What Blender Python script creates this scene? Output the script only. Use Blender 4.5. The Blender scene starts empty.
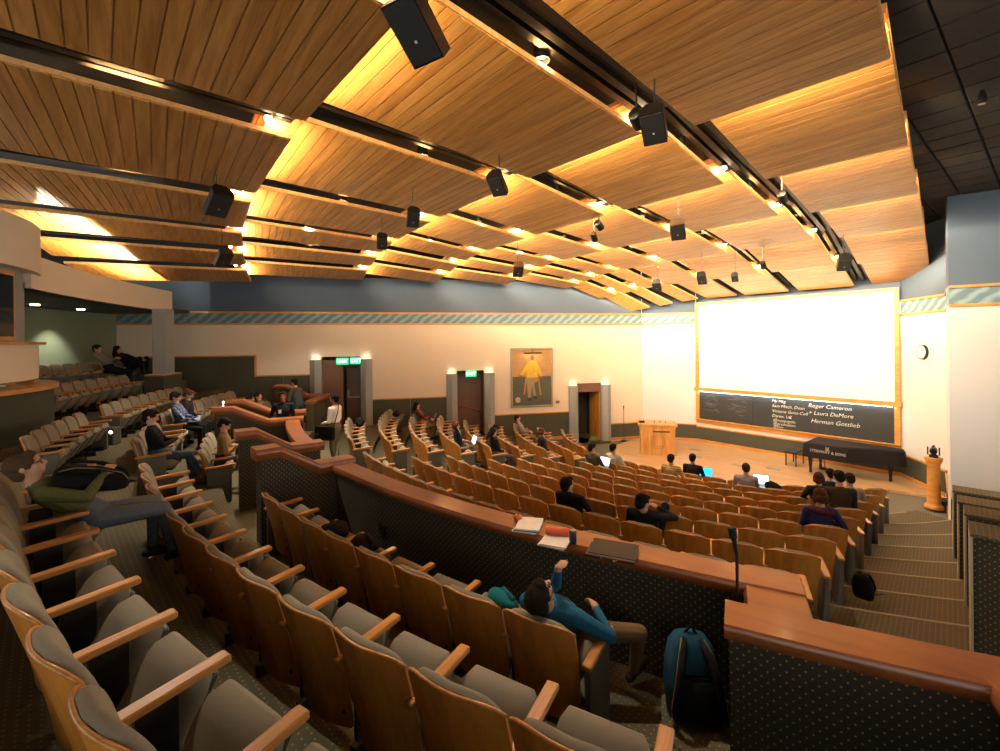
import bpy, bmesh, math, random
import numpy as np
from mathutils import Vector, Matrix, Euler
random.seed(7); rng = np.random.RandomState(7)
scene = bpy.context.scene
COL = scene.collection
pi = math.pi
def rad(d): return d * pi / 180

# ------------------------------------------------------------------ camera
FPX, CX, CY, ROLL, EYE = 450.0, 500.0, 342.0, 0.0096, 4.3
cd = bpy.data.cameras.new('camera'); cam = bpy.data.objects.new('camera', cd); COL.objects.link(cam)
cd.sensor_fit = 'HORIZONTAL'; cd.sensor_width = 36.0; cd.lens = 36.0 * FPX / 1000.0
cd.shift_y = -(375.5 - CY) / 1000.0
cd.clip_start = 0.05; cd.clip_end = 200
cam.matrix_world = Matrix.Translation((0, 0, EYE)) @ Euler((pi / 2, 0, 0)).to_matrix().to_4x4() @ Matrix.Rotation(-ROLL, 4, 'Z')
scene.camera = cam

# ------------------------------------------------------------------ world, exposure
w = bpy.data.worlds.new('world'); scene.world = w; w.use_nodes = True
bg = w.node_tree.nodes['Background']; bg.inputs[0].default_value = (1.0, 0.93, 0.82, 1); bg.inputs[1].default_value = 1.0
scene.view_settings.view_transform = 'Standard'; scene.view_settings.look = 'None'
scene.view_settings.gamma = 1.0; scene.view_settings.use_curve_mapping = False
scene.view_settings.exposure = 1.33
WARM = (1.0, 0.74, 0.44); SOFT = (1.0, 0.88, 0.71); STAGE = (1.0, 0.97, 0.92)
COVE_W, BULB_W, DOWN_W, STAGE_W, BOARD_W, PIL_W = 24.0, 5.0, 1050.0, 125.0, 1.6, .3
def lamp(name, kind, loc, power, color, aim=None, size=0.1, size_y=None, angle=70, blend=0.6, spread=None):
    ld = bpy.data.lights.new(name, kind); ld.energy = power; ld.color = color
    if kind == 'AREA':
        ld.size = size
        if size_y: ld.shape = 'RECTANGLE'; ld.size_y = size_y
        if spread: ld.spread = rad(spread)
    else: ld.shadow_soft_size = size
    if kind == 'SPOT': ld.spot_size = rad(angle); ld.spot_blend = blend
    o = bpy.data.objects.new(name, ld); COL.objects.link(o); o.location = loc
    if aim is not None: o.rotation_euler = (Vector(aim) - Vector(loc)).to_track_quat('-Z', 'Y').to_euler()
    return o

# ------------------------------------------------------------------ frames of the room
Cc = np.array([8.6, 16.5])                        # centre of the seating arcs
Sc = np.array([10.43, 16.6]); An = np.array([-.779, -.627]); Ar = np.array([.627, -.779])
def ray(u, v):
    dx, dy = u - CX, v - CY
    return np.array([(dx - ROLL * dy) / FPX, 1.0, -(dy + ROLL * dx) / FPX])
def at(u, v, d=None, z=None):
    q = ray(u, v)
    if d is None: d = (z - EYE) / q[2]
    return np.array([q[0] * d, d, EYE + q[2] * d])
def W(a, r, z): p = Sc + a * An + r * Ar; return (p[0], p[1], z)
def pol(R, phi, z=0.0): return np.array([Cc[0] + R * math.cos(rad(phi)), Cc[1] + R * math.sin(rad(phi)), z])
K0 = np.array([6.28, 19.9]); Kw = np.array([-.9733, -.2296]); Kn = np.array([.2296, -.9733])   # wall on the far side: origin, run, into the room
def s_at(u):
    q = ray(u, CY); A = np.array([[q[0], -Kw[0]], [1.0, -Kw[1]]]); return np.linalg.solve(A, K0)[1]
def wl(s, off, z): p = K0 + s * Kw + off * Kn; return (p[0], p[1], z)
def phi_wall(R, off=0.0):
    for ph in np.arange(225, 120, -.1):
        p = pol(R, ph)[:2]
        if (p - K0) @ Kn < off: return ph
    return 120.0
AIS0, AIS1 = np.array([2.9, 4.26]), np.array([7.95, 9.4])
AISD = (AIS1 - AIS0) / np.linalg.norm(AIS1 - AIS0)
def phi_aisle(R):
    o = AIS0 - Cc; b = o @ AISD; c = o @ o - R * R; t = -b - math.sqrt(max(0, b * b - c))
    p = AIS0 + t * AISD - Cc; return math.degrees(math.atan2(p[1], p[0])) % 360

# ------------------------------------------------------------------ mesh helpers
class MB:
    def __init__(s): s.v = []; s.f = []; s.m = []
    def add(s, vs, fs, mi=0):
        n = len(s.v); s.v += [tuple(float(c) for c in p) for p in vs]
        s.f += [tuple(i + n for i in f) for f in fs]; s.m += [mi] * len(fs); return s
    def hexa(s, p, mi=0):           # 8 points: bottom 0-3 (ccw), top 4-7
        return s.add(p, [(3, 2, 1, 0), (4, 5, 6, 7), (0, 1, 5, 4), (1, 2, 6, 5), (2, 3, 7, 6), (3, 0, 4, 7)], mi)
    def box(s, c, sz, rz=0.0, mi=0, M=None):
        x, y, z = sz[0] / 2, sz[1] / 2, sz[2] / 2
        P = [(-x, -y, -z), (x, -y, -z), (x, y, -z), (-x, y, -z), (-x, -y, z), (x, -y, z), (x, y, z), (-x, y, z)]
        m = M if M is not None else Matrix.Rotation(rz, 3, 'Z')
        return s.hexa([Vector(c) + m @ Vector(p) for p in P], mi)
    def rbox(s, c, sz, b, rz=0.0, mi=0, M=None):     # box with chamfered edges all round
        x, y, z = sz[0] / 2, sz[1] / 2, sz[2] / 2; b = min(b, x * .9, y * .9, z * .9)
        m = M if M is not None else Matrix.Rotation(rz, 3, 'Z')
        rings = []
        for zz, i in ((-z, b), (-z + b, 0), (z - b, 0), (z, b)):
            X, Y = x - i, y - i
            pts = [(-X, -Y + b), (-X + b, -Y), (X - b, -Y), (X, -Y + b), (X, Y - b), (X - b, Y), (-X + b, Y), (-X, Y - b)]
            rings.append([Vector(c) + m @ Vector((p[0], p[1], zz)) for p in pts])
        return s.loft(rings, mi=mi)
    def prism(s, poly, z0, z1, mi=0):
        n = len(poly); vs = [(p[0], p[1], z0) for p in poly] + [(p[0], p[1], z1) for p in poly]
        return s.add(vs, [tuple(range(n - 1, -1, -1)), tuple(range(n, 2 * n))] + [(i, (i + 1) % n, n + (i + 1) % n, n + i) for i in range(n)], mi)
    def loft(s, rings, cap=True, mi=0):
        n = len(rings[0]); k = len(s.v); vs = [p for r in rings for p in r]; fs = []
        for j in range(len(rings) - 1):
            for i in range(n):
                a = j * n + i; b = j * n + (i + 1) % n; fs.append((a, b, b + n, a + n))
        if cap:
            fs.append(tuple(range(n - 1, -1, -1))); fs.append(tuple((len(rings) - 1) * n + i for i in range(n)))
        return s.add(vs, fs, mi)
    def arc(s, prof, ph0, ph1, n=None, mi=0):         # profile [(R,z)...] swept round the seating centre
        if n is None: n = max(2, int(abs(ph1 - ph0) / 1.5))
        rings = [[pol(R, ph0 + (ph1 - ph0) * i / n, z) for R, z in prof] for i in range(n + 1)]
        return s.loft(rings, mi=mi)
    def sweep(s, prof, pts, side, mi=0):              # profile [(side offset, z)...] along points; side = list of unit 2d vectors
        return s.loft([[(p[0] + d[0] * o, p[1] + d[1] * o, p[2] + z) for o, z in prof] for p, d in zip(pts, side)], mi=mi)
    def tube(s, pts, rr, n=8, mi=0, cap=True):
        pts = [Vector(p) for p in pts]; rings = []
        if not hasattr(rr, '__len__'): rr = [rr] * len(pts)
        up = None
        for i, p in enumerate(pts):
            t = (pts[min(i + 1, len(pts) - 1)] - pts[max(i - 1, 0)]).normalized()
            if up is None: up = Vector((0, 0, 1)) if abs(t.z) < .9 else Vector((1, 0, 0))
            sx = t.cross(up).normalized(); up = sx.cross(t).normalized()
            rings.append([p + (sx * math.cos(2 * pi * k / n) + up * math.sin(2 * pi * k / n)) * rr[i] for k in range(n)])
        return s.loft(rings, cap, mi)
    def lathe(s, prof, c=(0, 0, 0), n=16, mi=0):
        return s.loft([[(c[0] + r * math.cos(2 * pi * k / n), c[1] + r * math.sin(2 * pi * k / n), c[2] + z) for k in range(n)] for r, z in prof], mi=mi)
    def ell(s, c, rx, M=None, n=12, k=8, mi=0):
        M = M or Matrix.Identity(3); c = Vector(c); rings = []
        for j in range(k + 1):
            t = -pi / 2 + pi * (j + .02 if j == 0 else j - .02 if j == k else j) / k
            rings.append([c + M @ Vector((rx[0] * math.cos(t) * math.cos(2 * pi * i / n), rx[1] * math.cos(t) * math.sin(2 * pi * i / n), rx[2] * math.sin(t))) for i in range(n)])
        return s.loft(rings, mi=mi)
    def mesh(s, name, mats, smooth=False, origin=None, uv=False):
        me = bpy.data.meshes.new(name); v = s.v
        if origin is not None: v = [(p[0] - origin[0], p[1] - origin[1], p[2] - origin[2]) for p in v]
        me.from_pydata(v, [], s.f)
        for m in (mats if isinstance(mats, (list, tuple)) else [mats]): me.materials.append(m)
        if len(me.materials) > 1: me.polygons.foreach_set('material_index', s.m)
        bm = bmesh.new(); bm.from_mesh(me); bmesh.ops.recalc_face_normals(bm, faces=bm.faces); bm.to_mesh(me); bm.free()
        if uv:
            L = me.uv_layers.new(name='UVMap').data
            for p in me.polygons:
                nx, ny, nz = p.normal
                for li in p.loop_indices:
                    c = me.vertices[me.loops[li].vertex_index].co
                    if abs(nz) > .6: L[li].uv = (c.x, c.y)
                    else:
                        h = math.hypot(nx, ny) or 1; L[li].uv = ((-ny * c.x + nx * c.y) / h, c.z)
        if smooth is True: me.polygons.foreach_set('use_smooth', [True] * len(me.polygons))
        elif smooth:
            me.polygons.foreach_set('use_smooth', [True] * len(me.polygons)); me.set_sharp_from_angle(angle=rad(smooth))
        me.update(); return me
    def build(s, name, mats, parent=None, smooth=False, origin=None, uv=False):
        if origin is None and parent is not None: origin = parent.get('_o')
        o = bpy.data.objects.new(name, s.mesh(name, mats, smooth, origin, uv)); COL.objects.link(o)
        if parent is not None:
            o.parent = parent
            if parent.get('_o') is not None: o['_o'] = parent['_o']
        return o
def thing(name, label, cat, loc=(0, 0, 0), rz=0.0, group=None, world=False):
    o = bpy.data.objects.new(name, None); COL.objects.link(o); o.location = loc; o.rotation_euler = (0, 0, rz)
    o.empty_display_size = .1; o['label'] = label; o['category'] = cat
    if group: o['group'] = group
    if world: o['_o'] = [float(c) for c in loc]       # parts given in room coordinates
    return o
def tag(o, label, cat, group=None, kind=None):
    o['label'] = label; o['category'] = cat
    if group: o['group'] = group
    if kind: o['kind'] = kind
    return o
def struct(o, label=None):
    o['kind'] = 'structure'
    if label: o['label'] = label
    return o
def link(name, me, parent, loc=None, rot=None):
    o = bpy.data.objects.new(name, me); COL.objects.link(o); o.parent = parent
    if loc: o.location = loc
    if rot: o.rotation_euler = rot
    return o
ORD = ['zeroth', 'first', 'second', 'third', 'fourth', 'fifth', 'sixth', 'seventh', 'eighth', 'ninth', 'tenth', 'eleventh', 'twelfth', 'thirteenth',
       'fourteenth', 'fifteenth', 'sixteenth', 'seventeenth', 'eighteenth', 'nineteenth', 'twentieth', 'twenty-first', 'twenty-second', 'twenty-third', 'twenty-fourth', 'twenty-fifth']

# ------------------------------------------------------------------ materials
def lin(h):
    c = [int(h[i:i + 2], 16) / 255 for i in (0, 2, 4)]
    return tuple(x / 12.92 if x <= .04045 else ((x + .055) / 1.055) ** 2.4 for x in c) + (1,)
MATS = {}
def mat(name, hexc, rough=.6, metal=0.0, emit=0.0, spec=.5, var=0.0, vscale=6.0, coat=0.0):
    if name in MATS: return MATS[name]
    m = bpy.data.materials.new(name); m.use_nodes = True; nt = m.node_tree; b = nt.nodes['Principled BSDF']
    c = lin(hexc); b.inputs['Base Color'].default_value = c; b.inputs['Roughness'].default_value = rough
    b.inputs['Metallic'].default_value = metal; b.inputs['Specular IOR Level'].default_value = spec
    if coat: b.inputs['Coat Weight'].default_value = coat; b.inputs['Coat Roughness'].default_value = .15
    if emit: b.inputs['Emission Color'].default_value = c; b.inputs['Emission Strength'].default_value = emit
    if var:
        tc = nt.nodes.new('ShaderNodeTexCoord'); n = nt.nodes.new('ShaderNodeTexNoise'); n.inputs['Scale'].default_value = vscale; n.inputs['Detail'].default_value = 4
        r = nt.nodes.new('ShaderNodeMix'); r.data_type = 'RGBA'
        r.inputs[6].default_value = tuple(x * (1 - var) for x in c[:3]) + (1,); r.inputs[7].default_value = tuple(min(1, x * (1 + var)) for x in c[:3]) + (1,)
        nt.links.new(tc.outputs['Object'], n.inputs['Vector']); nt.links.new(n.outputs['Fac'], r.inputs[0]); nt.links.new(r.outputs[2], b.inputs['Base Color'])
    MATS[name] = m; return m
def wood(name, c1, c2, rough=.4, rot=0.0, sc=(1.2, 22, 22), coat=0.0, coord='Object', fine=.35, rx=0.0, board=0.0):
    m = bpy.data.materials.new(name); m.use_nodes = True; nt = m.node_tree; b = nt.nodes['Principled BSDF']; N = nt.nodes.new; Lk = nt.links.new
    tc = N('ShaderNodeTexCoord'); mp = N('ShaderNodeMapping'); mp.inputs['Rotation'].default_value = (rx, 0, rot); Lk(tc.outputs[coord], mp.inputs[0])
    m2 = N('ShaderNodeMapping'); m2.inputs['Scale'].default_value = sc; Lk(mp.outputs[0], m2.inputs[0])
    n1 = N('ShaderNodeTexNoise'); n1.inputs['Scale'].default_value = 1.0; n1.inputs['Detail'].default_value = 5; n1.inputs['Distortion'].default_value = .6; Lk(m2.outputs[0], n1.inputs['Vector'])
    n2 = N('ShaderNodeTexNoise'); n2.inputs['Scale'].default_value = 6.0; n2.inputs['Detail'].default_value = 3; Lk(m2.outputs[0], n2.inputs['Vector'])
    mx = N('ShaderNodeMath'); mx.operation = 'MULTIPLY_ADD'; mx.inputs[1].default_value = fine; Lk(n2.outputs['Fac'], mx.inputs[0])
    sub = N('ShaderNodeMath'); sub.operation = 'SUBTRACT'; sub.inputs[1].default_value = fine * .5; Lk(n1.outputs['Fac'], sub.inputs[0]); Lk(sub.outputs[0], mx.inputs[2])
    src = mx.outputs[0]
    if board:
        oi = N('ShaderNodeObjectInfo'); a = N('ShaderNodeMath'); a.operation = 'MULTIPLY_ADD'; a.inputs[1].default_value = board
        s2 = N('ShaderNodeMath'); s2.operation = 'SUBTRACT'; s2.inputs[1].default_value = board * .5
        Lk(src, s2.inputs[0]); Lk(oi.outputs['Random'], a.inputs[0]); Lk(s2.outputs[0], a.inputs[2]); src = a.outputs[0]
    cr = N('ShaderNodeValToRGB'); cr.color_ramp.elements[0].position = .28; cr.color_ramp.elements[1].position = .72
    cr.color_ramp.elements[0].color = lin(c1); cr.color_ramp.elements[1].color = lin(c2); Lk(src, cr.inputs[0]); Lk(cr.outputs[0], b.inputs['Base Color'])
    b.inputs['Roughness'].default_value = rough
    if coat: b.inputs['Coat Weight'].default_value = coat; b.inputs['Coat Roughness'].default_value = .12
    MATS[name] = m; return m
def carpet(name, base, dot, pitch=.058, size=.17, rough=.95):
    m = bpy.data.materials.new(name); m.use_nodes = True; nt = m.node_tree; b = nt.nodes['Principled BSDF']; N = nt.nodes.new; Lk = nt.links.new
    uv = N('ShaderNodeUVMap'); mp = N('ShaderNodeMapping'); mp.inputs['Rotation'].default_value = (0, 0, rad(45)); Lk(uv.outputs[0], mp.inputs[0])
    vo = N('ShaderNodeTexVoronoi'); vo.voronoi_dimensions = '2D'; vo.inputs['Randomness'].default_value = .06; vo.inputs['Scale'].default_value = 1.0 / pitch; Lk(mp.outputs[0], vo.inputs['Vector'])
    lt = N('ShaderNodeMapRange'); lt.inputs[1].default_value = size + .05; lt.inputs[2].default_value = size - .05; Lk(vo.outputs['Distance'], lt.inputs[0])
    no = N('ShaderNodeTexNoise'); no.inputs['Scale'].default_value = 260; Lk(uv.outputs[0], no.inputs['Vector'])
    c1 = N('ShaderNodeMix'); c1.data_type = 'RGBA'; B = lin(base); c1.inputs[6].default_value = tuple(x * .65 for x in B[:3]) + (1,); c1.inputs[7].default_value = tuple(x * 1.35 for x in B[:3]) + (1,); Lk(no.outputs['Fac'], c1.inputs[0])
    c2 = N('ShaderNodeMix'); c2.data_type = 'RGBA'; Lk(lt.outputs[0], c2.inputs[0]); Lk(c1.outputs[2], c2.inputs[6]); c2.inputs[7].default_value = lin(dot)
    Lk(c2.outputs[2], b.inputs['Base Color']); b.inputs['Roughness'].default_value = rough; b.inputs['Specular IOR Level'].default_value = .15
    MATS[name] = m; return m
def fabric(name, c, var=.25, scale=240, rough=.9):
    m = bpy.data.materials.new(name); m.use_nodes = True; nt = m.node_tree; b = nt.nodes['Principled BSDF']; N = nt.nodes.new; Lk = nt.links.new
    tc = N('ShaderNodeTexCoord'); no = N('ShaderNodeTexNoise'); no.inputs['Scale'].default_value = scale; no.inputs['Detail'].default_value = 2; Lk(tc.outputs['Object'], no.inputs['Vector'])
    B = lin(c); mx = N('ShaderNodeMix'); mx.data_type = 'RGBA'; mx.inputs[6].default_value = tuple(x * (1 - var) for x in B[:3]) + (1,); mx.inputs[7].default_value = tuple(x * (1 + var) for x in B[:3]) + (1,)
    Lk(no.outputs['Fac'], mx.inputs[0]); Lk(mx.outputs[2], b.inputs['Base Color']); b.inputs['Roughness'].default_value = rough; b.inputs['Specular IOR Level'].default_value = .2
    bp = N('ShaderNodeBump'); bp.inputs['Strength'].default_value = .15; bp.inputs['Distance'].default_value = .002; Lk(no.outputs['Fac'], bp.inputs['Height']); Lk(bp.outputs[0], b.inputs['Normal'])
    MATS[name] = m; return m
def checks(name, c1, c2, c3, scale=28):
    m = bpy.data.materials.new(name); m.use_nodes = True; nt = m.node_tree; b = nt.nodes['Principled BSDF']; N = nt.nodes.new; Lk = nt.links.new
    tc = N('ShaderNodeTexCoord'); out = None
    for ax, c in (('X', c2), ('Z', c3)):
        wv = N('ShaderNodeTexWave'); wv.bands_direction = ax; wv.inputs['Scale'].default_value = scale / 6.28; Lk(tc.outputs['Object'], wv.inputs['Vector'])
        th = N('ShaderNodeMapRange'); th.inputs[1].default_value = .55; th.inputs[2].default_value = .7; th.inputs[4].default_value = .65; Lk(wv.outputs['Fac'], th.inputs[0])
        mx = N('ShaderNodeMix'); mx.data_type = 'RGBA'; Lk(th.outputs[0], mx.inputs[0])
        if out is None: mx.inputs[6].default_value = lin(c1)
        else: Lk(out, mx.inputs[6])
        mx.inputs[7].default_value = lin(c); out = mx.outputs[2]
    Lk(out, b.inputs['Base Color']); b.inputs['Roughness'].default_value = .9; MATS[name] = m; return m
AXROT = -math.atan2(Ar[1], Ar[0])
M_PLANK = wood('ceiling_plank_oak', '96652a', 'c6924c', .38, AXROT, (.9, 16, 16), coat=.12, board=.16)
M_EDGE = wood('ceiling_edge_oak', 'c08c4c', 'e0b274', .4, AXROT, (1.5, 14, 14))
M_CAP = wood('cherry_cap', '764020', '92562c', .30, 0.6, (1.0, 6, 6), coat=.28, fine=.12)
M_SHELL = wood('seat_ply', 'ad6c26', 'd08c3c', .42, 0, (14, 14, .9), coat=.1, board=.12)
M_ARM = wood('arm_wood', '9c6228', 'c58a46', .35, 0, (20, 1.5, 20), coat=.25)
M_OAK = wood('oak_trim', 'a8702c', 'cc9448', .4, 0, (2, 2, 9))
M_STAGE = wood('stage_maple', 'ae8a5e', 'd0b084', .35, AXROT, (.8, 9, 9), coat=.3)
M_POD = wood('podium_maple', 'b07c3c', 'd6a35e', .4, 0, (9, 9, 1))
M_DOORW = wood('door_oak', '8e5e24', 'b8843c', .45, 0, (9, 9, 1))
M_RAILW = wood('rail_wood', '5a2c14', '7c4020', .3, 0, (4, 4, 4), coat=.4)
M_CARP = carpet('dotted_carpet', '57513f', '857c60', .046, .13)
M_CARPW = carpet('dotted_carpet_wall', '403d33', '948a6c', .046, .12)
M_APRON = fabric('grey_apron_carpet', '6a675c', .2, 60)
M_FAB = fabric('seat_fabric', '7c7566')
M_PIPE = mat('seat_piping', '4c463a', .8)
M_PANEL = mat('end_panel_grey', '5c5c54', .6)
M_DARK = mat('dark_metal', '17150f', .5)
M_BLACK = mat('black_plastic', '0c0c0c', .45)
M_BLKM = mat('black_matte', '090909', .9)
M_CREAM = mat('cream_wall', 'd3c7b5', .85, var=.03, vscale=1.5)
M_WHITE = mat('white_wall', 'c2c5c9', .85, var=.02, vscale=1.5)
M_NAVY = mat('navy_wall', '46566a', .85, var=.08, vscale=.7)
M_WAIN = fabric('wainscot_green', '46493f', .12, 60)
M_PIL = mat('pilaster_grey', '8b9090', .6)
M_GREEN = mat('recess_green', '74806a', .85, var=.04, vscale=1)
M_BROWN = mat('door_brown', '66483a', .55, var=.06, vscale=3)
M_BROWN2 = mat('vestibule_brown', '3a2a22', .7)
M_SCREEN = mat('screen_white', 'd6d8da', .8)
M_BOARD = mat('chalkboard', '23272a', .55, var=.18, vscale=1.6)
M_STEEL = mat('steel', '9a9a96', .3, metal=1.0)
M_CHALK = mat('chalk', 'dcdcd8', .9)
M_BULB = mat('lamp_glow', 'ffe2b0', .5, emit=7.0)
M_SLOT = mat('slot_glow', 'ffe8c4', .5, emit=1.2)
M_SIGN = mat('exit_green', '1ea868', .5, emit=.9)
M_SIGNW = mat('exit_letters', 'd8fff0', .5, emit=2.0)
# ------------------------------------------------------------------ frieze material
def frieze_mat():
    m = bpy.data.materials.new('frieze_teal'); m.use_nodes = True; nt = m.node_tree; b = nt.nodes['Principled BSDF']; N = nt.nodes.new; Lk = nt.links.new
    uv = N('ShaderNodeUVMap'); mp = N('ShaderNodeMapping'); mp.inputs['Scale'].default_value = (1, 2.2, 1); mp.inputs['Rotation'].default_value = (0, 0, .5); Lk(uv.outputs[0], mp.inputs[0])
    wv = N('ShaderNodeTexWave'); wv.wave_type = 'BANDS'; wv.inputs['Scale'].default_value = .95; wv.inputs['Distortion'].default_value = 2.5; wv.inputs['Detail'].default_value = 3; wv.inputs['Detail Scale'].default_value = 2.5; Lk(mp.outputs[0], wv.inputs['Vector'])
    cr = N('ShaderNodeValToRGB'); cr.color_ramp.elements[0].color = lin('58727f'); cr.color_ramp.elements[1].color = lin('7c97a3'); cr.color_ramp.elements[0].position = .25; cr.color_ramp.elements[1].position = .95
    Lk(wv.outputs['Fac'], cr.inputs[0]); Lk(cr.outputs[0], b.inputs['Base Color']); b.inputs['Roughness'].default_value = .8; return m
M_FRZ = frieze_mat()
FZ0, FZ1, WTOP = 5.03, 5.46, 8.1

# ------------------------------------------------------------------ floors: stage, apron, terraces
mb = MB(); mb.prism([tuple(Cc + 30 * np.array([math.cos(t), math.sin(t)])) for t in np.linspace(0, 2 * pi, 48, endpoint=False)], -.4, -.06)
struct(mb.build('floor', M_APRON, uv=True), 'grey carpeted floor in front of the stage')
S0, S1 = np.array([8.36, 19.2]), np.array([12.5, 14.03]); F1 = np.array([12.0, 12.1]); Q0 = np.array([10.28, 10.3]); Q1 = np.array([14.0, 7.77])
stage_poly = [pol(4.35, p)[:2] for p in np.arange(150, 306, 4)] + [F1 + [.3, -.3], S1 + [.3, 0], S0 + [.2, .2], K0 + [0, .3]]
mb = MB(); mb.prism([tuple(p) for p in stage_poly], -.3, 0.0); o = struct(mb.build('floor_stage', M_STAGE), 'pale maple stage floor under the piano and lectern')
mb = MB(); mb.arc([(4.33, -.06), (4.42, -.06), (4.42, .012), (4.33, .012)], 150, 305, 60); e = mb.build('stage_nosing', M_OAK, o)
for q in ((10.0, 14.2), (8.1, 15.4), (7.2, 16.6), (9.0, 14.9), (7.6, 17.6)):
    mb = MB(); mb.box((q[0], q[1], .003), (.42, .26, .006), math.atan2(Ar[1], Ar[0])); mb.build('floor_pocket', mat('pocket_cover', '8c8878', .6), o)
ROWZ = [1.18 - .145 * k for k in range(9)]; ROWR = [13.4 - .9 * k for k in range(9)]
for k in range(9):
    r0, r1 = ROWR[k] - .62, ROWR[k] + (.28 if k else 1.25)
    mb = MB(); z = ROWZ[k]; mb.arc([(r0, -.3), (r1, -.3), (r1, z), (r0, z)], phi_wall(r0, -.3), 288)
    t = struct(mb.build('floor_terrace', M_CARP, uv=True), 'dotted carpet terrace carrying one seat row')
UP = dict(A=(15.8, 1.60), B=(16.9, 1.93), C=(18.0, 2.33), D=(19.35, 2.73), E=(20.4, 3.08))
for nm, r0, r1 in (('A', 14.62, 16.02), ('B', 16.02, 17.12), ('C', 17.12, 18.48), ('D', 18.48, 19.6), ('E', 19.6, 22.2)):
    z = UP[nm][1]; ph0 = phi_wall(r0, -.3)
    mb = MB(); mb.arc([(r0, -.3), (r1, -.3), (r1, z), (r0, z)], ph0, 262, 60); struct(mb.build('floor_terrace', M_CARP, uv=True), 'dotted carpet terrace of the upper seats')
mb = MB(); mb.arc([(13.72, .6), (14.62, .6), (14.62, 1.4), (13.72, 1.4)], 196, 245.5); struct(mb.build('floor_terrace', M_CARP, uv=True), 'carpeted cross aisle below the parapet')
# pale nosing on every aisle step
for k in range(9):
    r = ROWR[k] - .62; pa = phi_aisle(max(6.3, r)); mb = MB(); mb.arc([(r - .006, ROWZ[k] - .03), (r + .035, ROWZ[k] - .03), (r + .035, ROWZ[k] + .006), (r - .006, ROWZ[k] + .006)], pa - 2, 284, 30)
    struct(mb.build('trim_nosing', fabric('step_nosing', '8a836c', .2, 120) if 'step_nosing' not in MATS else MATS['step_nosing']), 'pale nosing of an aisle step')
# stairs through the parapet
for ph in (218.2, 200.9):
    for i in range(2):
        mb = MB(); mb.arc([(14.5 - .3 * (2 - i) + .3, 1.0), (14.62, 1.0), (14.62, 1.32 + .14 * i), (14.5 - .3 * (2 - i) + .3, 1.32 + .14 * i)], ph - 2.3, ph + 2.3, 4)
        struct(mb.build('floor_stair', M_CARP, uv=True), 'carpeted stair down to the cross aisle')
# ------------------------------------------------------------------ walls
def wall(name, p0, p1, nin, z0, wz, label, top=WTOP, cream=M_WHITE, panel=1.22, holes=(), base=True, wz_list=None, frz=True):
    """straight wall p0>p1; holes = [(s0,s1,ztop)]; wz = wainscot top or list of (s0,s1,zbase,ztop)"""
    p0, p1 = np.array(p0, float), np.array(p1, float); L = np.linalg.norm(p1 - p0); d = (p1 - p0) / L; nin = np.array(nin, float)
    q = lambda s, o, z: (p0[0] + d[0] * s + nin[0] * o, p0[1] + d[1] * s + nin[1] * o, z)
    def slab(mb, s0, s1, o0, o1, a, b): mb.hexa([q(s0, o0, a), q(s1, o0, a), q(s1, o1, a), q(s0, o1, a), q(s0, o0, b), q(s1, o0, b), q(s1, o1, b), q(s0, o1, b)])
    mb = MB(); cur = 0.0
    for h0, h1, hz in sorted(holes):
        slab(mb, cur, h0, -.22, 0, -.3, FZ0); slab(mb, h0, h1, -.22, 0, hz, FZ0); cur = h1
    slab(mb, cur, L, -.22, 0, -.3, FZ0)
    body = struct(mb.build(name, cream), label)
    mb = MB(); slab(mb, 0, L, -.22, -.02, FZ1, min(top, 6.8 if frz and name == 'wall_left' else 8.1)); mb.build('upper_wall', M_NAVY, body)
    if name == 'wall_left': mb = MB(); slab(mb, 0, L, -.22, -.03, 6.8, top); mb.build('void_wall', M_BLKM, body)
    if frz:
        mb = MB(); slab(mb, 0, L, -.22, -.006, FZ0, FZ1); mb.build('frieze', M_FRZ, body, uv=True)
        for z in (FZ0, FZ1): mb = MB(); slab(mb, 0, L, -.01, .035, z - .03, z + .03); mb.build('picture_rail', M_OAK, body)
    segs = wz_list if wz_list else [(0, L, z0, wz)]
    for s0, s1, zb, zt in segs:
        n = max(1, int(round((s1 - s0) / panel)))
        for i in range(n):
            a, b = s0 + (s1 - s0) * i / n, s0 + (s1 - s0) * (i + 1) / n
            mb = MB(); slab(mb, a + .004, b - .004, 0, .028, zb, zt); mb.build('wainscot_panel', M_WAIN, body)
        mb = MB(); slab(mb, s0, s1, 0, .05, zt, zt + .045); mb.build('wainscot_rail', M_OAK, body)
        if base: mb = MB(); slab(mb, s0, s1, 0, .045, zb, zb + .11); mb.build('base_board', M_OAK, body)
    return body
D1 = (s_at(360.5), s_at(321.5)); D2 = (s_at(483.5), s_at(456.5)); D3 = (s_at(600.5), s_at(576.5))
DZ = (1.18, .60, .02); DT = (3.80, 3.16, 2.50)
Lw = 24.0
wall('wall_left', K0, K0 + Kw * Lw, Kn, 0, 0, 'cream side wall with dark wainscot, blue frieze and three doorways', cream=M_CREAM,
     holes=[(D1[0], D1[1], DT[0]), (D2[0], D2[1], DT[1]), (D3[0], D3[1], DT[2])],
     wz_list=[(0, s_at(609), 0, .68), (s_at(568), s_at(493), .2, 1.30), (s_at(446), s_at(372), .75, 2.12), (s_at(310), s_at(255.5), 1.1, 3.13), (s_at(255.5), Lw, 1.3, 3.87)])
mb = MB(); s = s_at(255.5); mb.hexa([wl(s - .03, 0, 3.13), wl(s + .03, 0, 3.13), wl(s + .03, .05, 3.13), wl(s - .03, .05, 3.13), wl(s - .03, 0, 3.91), wl(s + .03, 0, 3.91), wl(s + .03, .05, 3.91), wl(s - .03, .05, 3.91)])
struct(mb.build('trim_1', M_OAK), 'oak strip where the wainscot steps up')
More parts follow.
